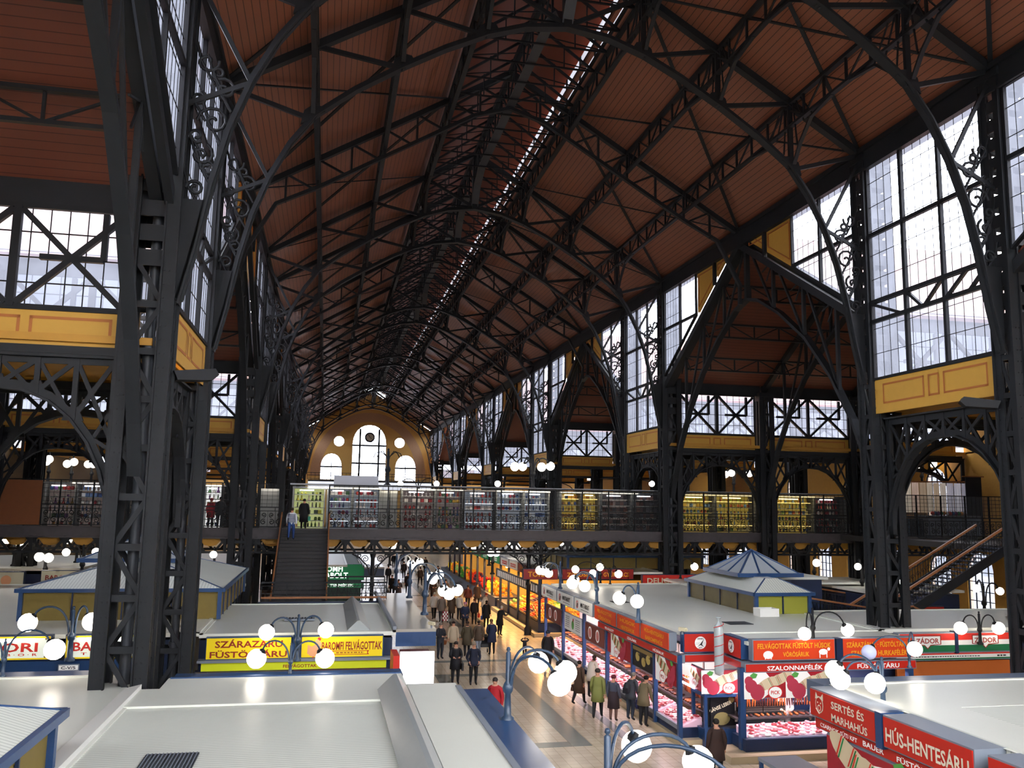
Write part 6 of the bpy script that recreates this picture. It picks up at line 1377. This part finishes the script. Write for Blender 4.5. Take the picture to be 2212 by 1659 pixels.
def person(label, foot, h, face, pose='stand', coat='#202228', trousers='#17181c', hair='#2a1f1a', skirt=0., skirtc=None, hat=None, bag=None, collar=None, hairlen=0, group=None, z=0.):
    """face: compass in degrees, 0 looks down the hall, 180 towards the viewpoint"""
    V, Fc, RG, hands, lean = make_pose(pose); sc = h/1.74
    if len(label.split()) > 16: print('LONG', label)
    t = empty('person', (foot[0], foot[1], z), label, 'person', group, rz=-math.radians(face)); t.scale = (sc, sc, sc)
    C = mat('cloth_'+coat[1:], coat, .8); T_ = mat('cloth_'+trousers[1:], trousers, .8); Hm = mat('hair_'+hair[1:], hair, .7); SH = mat('black_shoes', '#141416', .5)
    ix = {'coat': 0, 'trousers': 1, 'shoe': 2, 'hand': 3, 'neck': 3, 'head': 3}
    q = MB(); q.add(V, Fc, 0, True); q.m = [ix[g] for g in RG]
    hy = lean*1.1+.03
    for c, d, s in hands:                                # five fingers on each hand
        u = Vector((0, 0, 1)).cross(d); u = u.normalized() if u.length > .1 else Vector((1, 0, 0)); w = d.cross(u)
        for k in range(4): a = c+u*(k-1.5)*.017; L = [.06, .072, .068, .05][k]; q.tube([a-d*.02, a+d*L*.5, a+d*L*.9-w*.018*s], [.009, .0085, .006], 5, 3)
        q.tube([c-d*.05-u*.02*s, c-d*.02-u*.045*s, c+d*.015-u*.05*s], [.011, .01, .007], 5, 3)
    q.tube([(0, hy+.085, 1.63), (0, hy+.112, 1.6), (0, hy+.088, 1.592)], [.008, .016, .012], 6, 3)        # nose, ears, eyes, mouth
    for s in (-1, 1): q.ball((s*.079, hy-.005, 1.61), .024, 6, 5, 3, (.45, 1, 1.3)); q.ball((s*.03, hy+.082, 1.635), .011, 6, 4, 4)
    q.beam((-.025, hy+.087, 1.56), (.025, hy+.087, 1.56), .008, .01, m=5)
    q.obj('body', [C, T_, SH, SKIN, BLACK, mat('lips', '#8d4a40', .6)], t)
    q = MB(); q.ball((0, hy-.018, 1.655), .1, 10, 7, 0, (.95, 1.0, .88))
    if hairlen: q.ball((0, hy-.05, 1.56-hairlen*.3), .09, 8, 6, 0, (1., .55, 1.2+hairlen*3))
    if hat: q = MB(); q.ball((0, hy-.01, 1.675), .108, 10, 7, 0, (1, 1.05, .8)); q.lathe([(.11, 1.64), (.115, 1.665)], (0, hy, 0), 10); q.obj('hat', mat('hat_'+hat[1:], hat, .8), t)
    else: q.obj('hair', Hm, t)
    if skirt:                                            # coat tail or skirt
        q = MB(); n = 12; K = skirtc or coat; rows = [(1.14, .19, .145), (.92, .225, .18), (.92-skirt, .25, .215), (.92-skirt, .22, .19)]; vs = [(rx*math.cos(2*PI*i/n), ry*math.sin(2*PI*i/n)+.01, zz) for zz, rx, ry in rows for i in range(n)]
        q.add(vs, [(r*n+i, r*n+(i+1) % n, (r+1)*n+(i+1) % n, (r+1)*n+i) for r in range(3) for i in range(n)], 0, True); q.obj('coat_tail' if not skirtc else 'skirt', mat('cloth_'+K[1:], K, .8), t)
    if collar: q = MB(); q.tube([(.09*math.cos(a*PI/6), hy-.03+.09*math.sin(a*PI/6), 1.46) for a in range(13)], .035, 6); q.obj('collar', mat('cloth_'+collar[1:], collar, .9), t)
    if bag:
        kind, col, side = bag; B = mat('bag_'+col[1:], col, .6); q = MB()
        if kind == 'handbag': q.box((side*.3, .06, .62), (.12, .3, .24)); q.tube([(side*.3, -.04, .74), (side*.28, .02, .88), (side*.28, .12, .88), (side*.3, .16, .74)], .01, 5)
        elif kind == 'backpack': q.ball((0, -.2, 1.2), .16, 10, 8, 0, (1, .7, 1.4)); q.box((0, -.3, 1.12), (.2, .06, .2))
        else: q.box((side*.28, .1, .72), (.08, .24, .3)); q.tube([(side*.28, 0, .86), (side*.12, 0, 1.38)], .012, 5)
        o = q.obj('bag', B, None); o.parent = t
    return t
g0 = lambda x, y: at(x, y, Z=0)
P = person
P('man in a black parka with fur collar holding a camera, facing the viewpoint', g0(983, 1478), 1.74, 182, 'hold', '#1b1b20', '#15161b', '#2a201c', .3, collar='#8a7460', bag=('satchel', '#17161a', -1))
P('man in a navy jacket with hands in pockets, right of the pair facing the viewpoint', g0(1022, 1480), 1.74, 176, 'pocket', '#1a2135', '#14151a', '#8a7a68', .12)
P('man in a dark waistcoat and white sleeves standing behind the blue canopy end', g0(950, 1424), 1.72, 150, 'hold', '#23262e', '#2c2f38', '#6e6258')
P('dark haired woman in a beige coat facing the viewpoint behind the pair', g0(978, 1416), 1.66, 185, 'stand', '#b9a890', '#23242a', '#2a1712', .25, hairlen=.3)
P('woman in an olive coat seen from behind with dark hair', g0(1008, 1418), 1.7, 5, 'walk', '#4a4232', '#191a1f', '#2a1d17', .35, hairlen=.6)
P('woman in a taupe coat and pale jeans seen from behind', g0(1033, 1414), 1.66, -4, 'walk', '#5a4c3e', '#8b95a3', '#2b1c16', .2, hairlen=.6)
P('woman in a navy coat pushing a stroller, seen from behind', g0(1062, 1414), 1.72, -8, 'push', '#1e2740', '#191a20', '#5a4028', .3, hairlen=.5)
P('elderly man in a black coat reaching over the fruit corner', g0(1079, 1373), 1.66, 60, 'reach', '#16171c', '#17181c', '#b9b3a8', .3, bag=('satchel', '#1a1a1d', -1))
P('woman in black with a blue shopping bag near the fruit', g0(1050, 1356), 1.62, 30, 'stand', '#191a20', '#16171b', '#1c1615', .3, bag=('handbag', '#2c4fa8', -1), hairlen=.3)
P('woman in a pink hat and blue jacket pushing a cart towards the viewpoint', g0(1004, 1363), 1.68, 190, 'push', '#27314d', '#1b1c22', '#4a3a30', .15, hat='#c88fae')
P('person in black with a bright orange-red bag', g0(1024, 1350), 1.6, 20, 'stand', '#2a2224', '#1a1a1f', '#6a3a22', .1, bag=('handbag', '#d8402a', 1))
P('fruit customer in a cream jacket bending to the crates', g0(1044, 1338), 1.66, 70, 'lean', '#d9cdb9', '#20222a', '#5a4a3a', .1, hat='#a83a2a')
P('shopper in a white jacket, left of the couple walking away', g0(937, 1338), 1.72, -5, 'walk', '#d5d0c8', '#1b1c22', '#b0a898', .15)
P('shopper in a grey-brown coat, right of the couple walking away', g0(953, 1344), 1.7, 3, 'walk', '#7f756c', '#2a2b30', '#54463a', .2)
P('woman in a long brown coat walking away down the aisle', g0(975, 1338), 1.66, 0, 'walk', '#5b4a3c', '#2a2420', '#3a2a20', .5, hairlen=.2)
P('shopper in a white jacket standing by the orange crates', g0(992, 1340), 1.7, 40, 'stand', '#d8d2c6', '#2b2c33', '#7a6a58', .1)
P('toddler in black with both hands raised to the head', g0(1133, 1421), .98, 180, 'head', '#1c1c22', '#17181d', '#1f1a18')
P('man in a dark overcoat and cap walking towards the viewpoint by the lit stall', g0(1183, 1446), 1.72, 195, 'walk', '#221f22', '#1a1a1e', '#2a2422', .4, hat='#1c2536')
P('woman in a brown coat with a handbag at the meat counter, leftmost customer', g0(1251, 1522), 1.62, 50, 'walk', '#4a3628', '#1b1718', '#241a16', .45, bag=('handbag', '#4d3328', -1))
P('customer in a white coat partly hidden behind the woman in brown', g0(1277, 1508), 1.62, 60, 'lean', '#d9cdbd', '#23222a', '#3a281f', .2, hairlen=.3)
P('man in an olive green coat at the meat counter seen from behind', g0(1291, 1552), 1.7, 25, 'walk', '#7f8247', '#191a1e', '#3a3230', .32, hat='#3a332f')
P('old woman in a grey-blue coat, skirt and burgundy hat', g0(1325, 1558), 1.56, 40, 'stand', '#474b5a', '#6d5046', '#3a2a26', .42, '#33262b', hat='#6a2430')
P('shopper in a black and white checked jacket with a dark backpack', g0(1362, 1556), 1.62, 62, 'lean', '#3c3f46', '#2c3442', '#8a8378', .12, bag=('backpack', '#23242b', 0))
P('shopper in an olive brown jacket leaning to the counter, rightmost of the queue', g0(1390, 1570), 1.68, 55, 'lean', '#6a5f46', '#16171c', '#241c19', .18, bag=('satchel', '#2a2f55', -1))
P('man in a red jacket looking aside beyond the nearest blue canopy', at(1070, 1468, Z=1.68), 1.76, 205, 'stand', '#a81e28', '#1c2030', '#2a2220', .1)
P('dark figure before the corner cabinet at the bottom edge', g0(1549, 1690), 1.68, 10, 'stand', '#3a2823', '#1d1a1b', '#1f1714', .3)
P('butcher in a white coat and red cap behind the front counter', (14.75, 26.45, 0), 1.72, 200, 'hold', '#eceae6', '#dddbd6', '#3a2a22', hat='#d86a4a', bag=None)
P('second butcher in white bending behind the front counter', (16.0, 26.4, 0), 1.7, 230, 'lean', '#e6e6ea', '#d5d5d8', '#6a5a50')
P('butcher in white bending over the trays behind the aisle counter', (12.75, 36., 0), 1.68, 250, 'lean', '#dfe4f4', '#cfd4e2', '#3a2f2a')
p = at(628, 1166, Y=48.4); sj = P('person in a blue and white striped jumper and jeans climbing the stairs', (p.x, 48.4, 0), 1.72, 2, 'walk', '#dfe3ea', '#2d4a86', '#4a3a2c', z=5.35)
q = MB()
for i in range(7): q.lathe([(.235, .97+i*.065), (.235, 1.0+i*.065)], n=14)
o = q.obj('jumper_stripe', mat('navy_stripe', '#1c2c55', .8), sj); o.scale = (1., .74, 1.)
p = at(655, 1143, Y=50.3); P('person in a long dark coat with a green bag at the head of the stairs', (p.x, 50.3, 0), 1.72, 5, 'stand', '#17161a', '#1a1518', '#1c1512', .5, bag=('handbag', '#4fae8c', 1), z=ZB)
p = at(453, 1140, Y=50.8); P('person in a red coat on the bridge beside the bright kiosk', (p.x, 50.8, 0), 1.66, 20, 'stand', '#c01f2e', '#2a1a1c', '#2a1d18', .3, z=ZB, hat='#b8202e')
p = at(474, 1140, Y=50.7); P('dark figure on the bridge right of the red coat', (p.x, 50.7, 0), 1.76, -20, 'stand', '#1a191c', '#18181b', '#1a1614', .2, z=ZB)
CR = [(838, 1262, '#1a1a1e'), (846, 1288, '#16171b'), (853, 1296, '#2c2a30'), (860, 1300, '#3d3a40'), (872, 1250, '#3a2f2a'), (880, 1282, '#241d1e'), (907, 1266, '#4a3a2c'), (935, 1300, '#3a2c24'), (868, 1225, '#26242a'), (884, 1230, '#33302e'), (900, 1232, '#1f1f25'), (918, 1238, '#2d2724'), (850, 1228, '#18181d'), (928, 1290, '#4a3c30'), (962, 1300, '#5a463a'), (945, 1262, '#2a2630'), (1010, 1316, '#6a3226'), (1030, 1310, '#3a2c2a')]
for i, (x, y, c) in enumerate(CR):
    g = g0(x, y); P(f'distant shopper in {["black", "black", "charcoal", "grey", "brown", "dark brown", "tan brown", "brown", "charcoal", "dark grey", "black", "dark brown", "black", "tan", "tan brown", "dark violet", "rust", "dark brown"][i]}, {["by the left canopy edge", "mid aisle on the left", "beside the left lamp", "in a light grey scarf by the lamp", "under the bridge at left", "beside the blue lamp post", "alone in mid aisle under the bridge", "behind the globe lamp", "far under the bridge, leftmost", "far under the bridge, second", "far under the bridge, third", "far under the bridge, rightmost", "farthest on the left edge", "left of the tall lamp", "right of the brown coat", "near the lit aisle lamp", "by the first fruit crates", "at the fruit beside the cream jacket"][i]}', g, 1.68, [0, 180, 20, 170][i % 4], ['walk', 'stand', 'walk', 'hold'][i % 4], c, '#1b1b20', '#2a201c', .3 if i % 2 else .1)
# stroller, shopping trolleys
t = empty('stroller', g0(1045, 1412), 'dark folding stroller beside the navy coat', 'stroller')
q = MB(); q.prism([(-.25, .35), (.25, .45), (.3, .9), (.05, .8), (-.2, .5)], 'X', -.2, .2); q.obj('seat', BLACK, t)
for x in (-.24, .24):
    for y in (-.3, .3): q = MB(); q.lathe([(.02, -.02), (.11, -.02), (.11, .02), (.02, .02)], n=10); o = q.obj('wheel', BLACK, t); o.location = (x, y, .11); o.rotation_euler = (0, PI/2, 0)
for x in (-.22, .22): q = MB(); q.tube([(x, .3, .12), (x, -.25, 1.0), (x, -.4, 1.02)], .015, 5); q.obj('frame_tube', GREY, t)
t = empty('shopping_trolley', g0(961, 1345), 'red and white checked shopping trolley bag', 'trolley bag')
q = MB(); q.bb(-.17, .17, -.12, .12, .12, .7, 0)
for i in range(4):
    for j in range(5):
        if (i+j) % 2: q.poly([(-.17+i*.085, -.125, .12+j*.116), (-.085+i*.085, -.125, .12+j*.116), (-.085+i*.085, -.125, .236+j*.116), (-.17+i*.085, -.125, .236+j*.116)], 1)
q.obj('bag', [mat('trolley_red', '#a83a4a', .7), WHT], t); q = MB(); q.tube([(-.12, .12, .1), (-.12, .16, 1.), (.12, .16, 1.), (.12, .12, .1)], .012, 5); q.obj('handle', GREY, t)
for x in (-.17, .17): q = MB(); q.lathe([(.01, -.02), (.08, -.02), (.08, .02), (.01, .02)], n=10); o = q.obj('wheel', BLACK, t); o.location = (x, .1, .08); o.rotation_euler = (0, PI/2, 0)
t = empty('basket', at(958, 1392, Z=.35), 'brown wicker basket held low behind the camera man', 'basket'); q = MB(); q.lathe([(.02, 0), (.15, 0), (.19, .2), (.17, .2), (.13, .03)], n=10); q.obj('bowl', WOOD, t); q = MB(); q.tube([(-.18, 0, .2), (-.1, 0, .4), (.1, 0, .4), (.18, 0, .2)], .015, 5); q.obj('handle', WOOD, t)
for i in range(9):
    q = MB(); q.bb(-.08, .08, -.08, .08, 0, 3.3); o = q.obj('stall_post', DKBLUE, None, (12.35, 61.+i*3.2, 0)); tag(o, f'dark stall post beside the far fruit heaps, {ORD[i]}', 'post')
# ================================================================= outside, light, camera
q = MB(); q.bb(-300, 300, -300, 400, -.6, -.4); tag(q.obj('ground', mat('street_ground', '#77797c', .8)), 'grey street ground outside', 'ground', kind='structure')
FAC = mat('grey_facade', '#9aa3b4', .8, noise=.1); FWIN = mat('facade_window', '#5b6470', .3)
for x, y0, y1, h, lab in ((66, -10, 45, 17, 'grey building outside the near right windows'), (66, 48, 110, 20, 'grey building outside the middle right windows'), (66, 112, 180, 18, 'grey building outside the far right windows'), (-50, -10, 60, 16, 'grey building outside the near left windows'), (-50, 62, 150, 19, 'grey building outside the far left windows')):
    t = empty('neighbouring_building', (x, 0, -.4), lab, 'building')
    q = MB(); q.bb(-6, 6, y0, y1, 0, h); q.bb(-6.4, 6.4, y0-.3, y1+.3, h, h+.5); q.obj('wall', FAC, t)
    q = MB(); sx = -6.05 if x > 0 else 6.05; y = y0+2
    while y < y1-2:
        for z in range(2, int(h)-2, 4): q.bb(sx-.04, sx+.04, y, y+1.5, z, z+2.2)
        y += 3.2
    tag(q.obj('window_panes', FWIN, t), kind='stuff')
w = bpy.data.worlds.new('overcast_sky'); SC.world = w; w.use_nodes = True
bg = w.node_tree.nodes['Background']; bg.inputs[0].default_value = lin('#f2f5fc'); bg.inputs[1].default_value = 14.
def area(name, loc, size, power, rot, col='#ffffff'):
    l = bpy.data.lights.new(name, 'AREA'); l.shape = 'RECTANGLE'; l.size, l.size_y = size; l.energy = power; l.color = lin(col)[:3]
    o = bpy.data.objects.new(name, l); COL.objects.link(o); o.location = loc; o.rotation_euler = rot; return o
def point(name, loc, power, col='#ffffff', r=.2):
    l = bpy.data.lights.new(name, 'POINT'); l.energy = power; l.color = lin(col)[:3]; l.shadow_soft_size = r
    o = bpy.data.objects.new(name, l); COL.objects.link(o); o.location = loc; return o
area('aisle_counter_light', (12.0, 35.5, 2.35), (.35, 17.), 420, (0, -.35, 0), '#ffe4ee')
area('front_counter_light', (15.6, 25.75, 2.35), (5.6, .35), 230, (0, 0, 0), '#ffe4ee')
area('fruit_light', (13.0, 60, 3.0), (.4, 22.), 1300, (0, .25, 0), '#ffc478')
area('fruit_front_light', (14.8, 50.0, 3.1), (4.4, .4), 380, (0, 0, 0), '#ffc478')
area('kiosk_light', (9.0, 51.2, 8.25), (20, .3), 260, (.3, 0, 0), '#fff2dc')
area('kiosk_light', (27, 51.2, 8.25), (11, .3), 150, (.3, 0, 0), '#ffe2a0')
area('kiosk_light', (-8, 51.2, 8.25), (11, .3), 110, (.3, 0, 0), '#fff2e6')
cam = bpy.data.cameras.new('camera'); co = bpy.data.objects.new('camera', cam); COL.objects.link(co)
F, PITCH, YAW, ROLL, H = 1862.9, .13746, .20900, -.016405, 7.5
cam.sensor_fit = 'HORIZONTAL'; cam.sensor_width = 36; cam.lens = F/2212*36; cam.clip_end = 1000; cam.clip_start = .05
cy, sy, cp, sp = math.cos(YAW), math.sin(YAW), math.cos(PITCH), math.sin(PITCH)
f = Vector((sy*cp, cy*cp, sp)); r = Vector((cy, -sy, 0)); d = f.cross(r)
cr, sr = math.cos(ROLL), math.sin(ROLL)
r2 = r*cr+d*sr; d2 = -r*sr+d*cr
co.matrix_world = Matrix(((r2.x, -d2.x, -f.x, 0), (r2.y, -d2.y, -f.y, 0), (r2.z, -d2.z, -f.z, H), (0, 0, 0, 1)))
SC.camera = co
SC.view_settings.view_transform = 'Standard'; SC.view_settings.look = 'None'; SC.view_settings.exposure = 0; SC.view_settings.gamma = 1
c = SC.cycles
c.use_denoising = True; c.use_adaptive_sampling = True; c.adaptive_threshold = .12; c.adaptive_min_samples = 12; c.max_bounces = 4; c.diffuse_bounces = 3; c.glossy_bounces = 2; c.transmission_bounces = 2; c.transparent_max_bounces = 8
c.sample_clamp_indirect = 6; c.light_sampling_threshold = .03; c.caustics_reflective = False; c.caustics_refractive = False
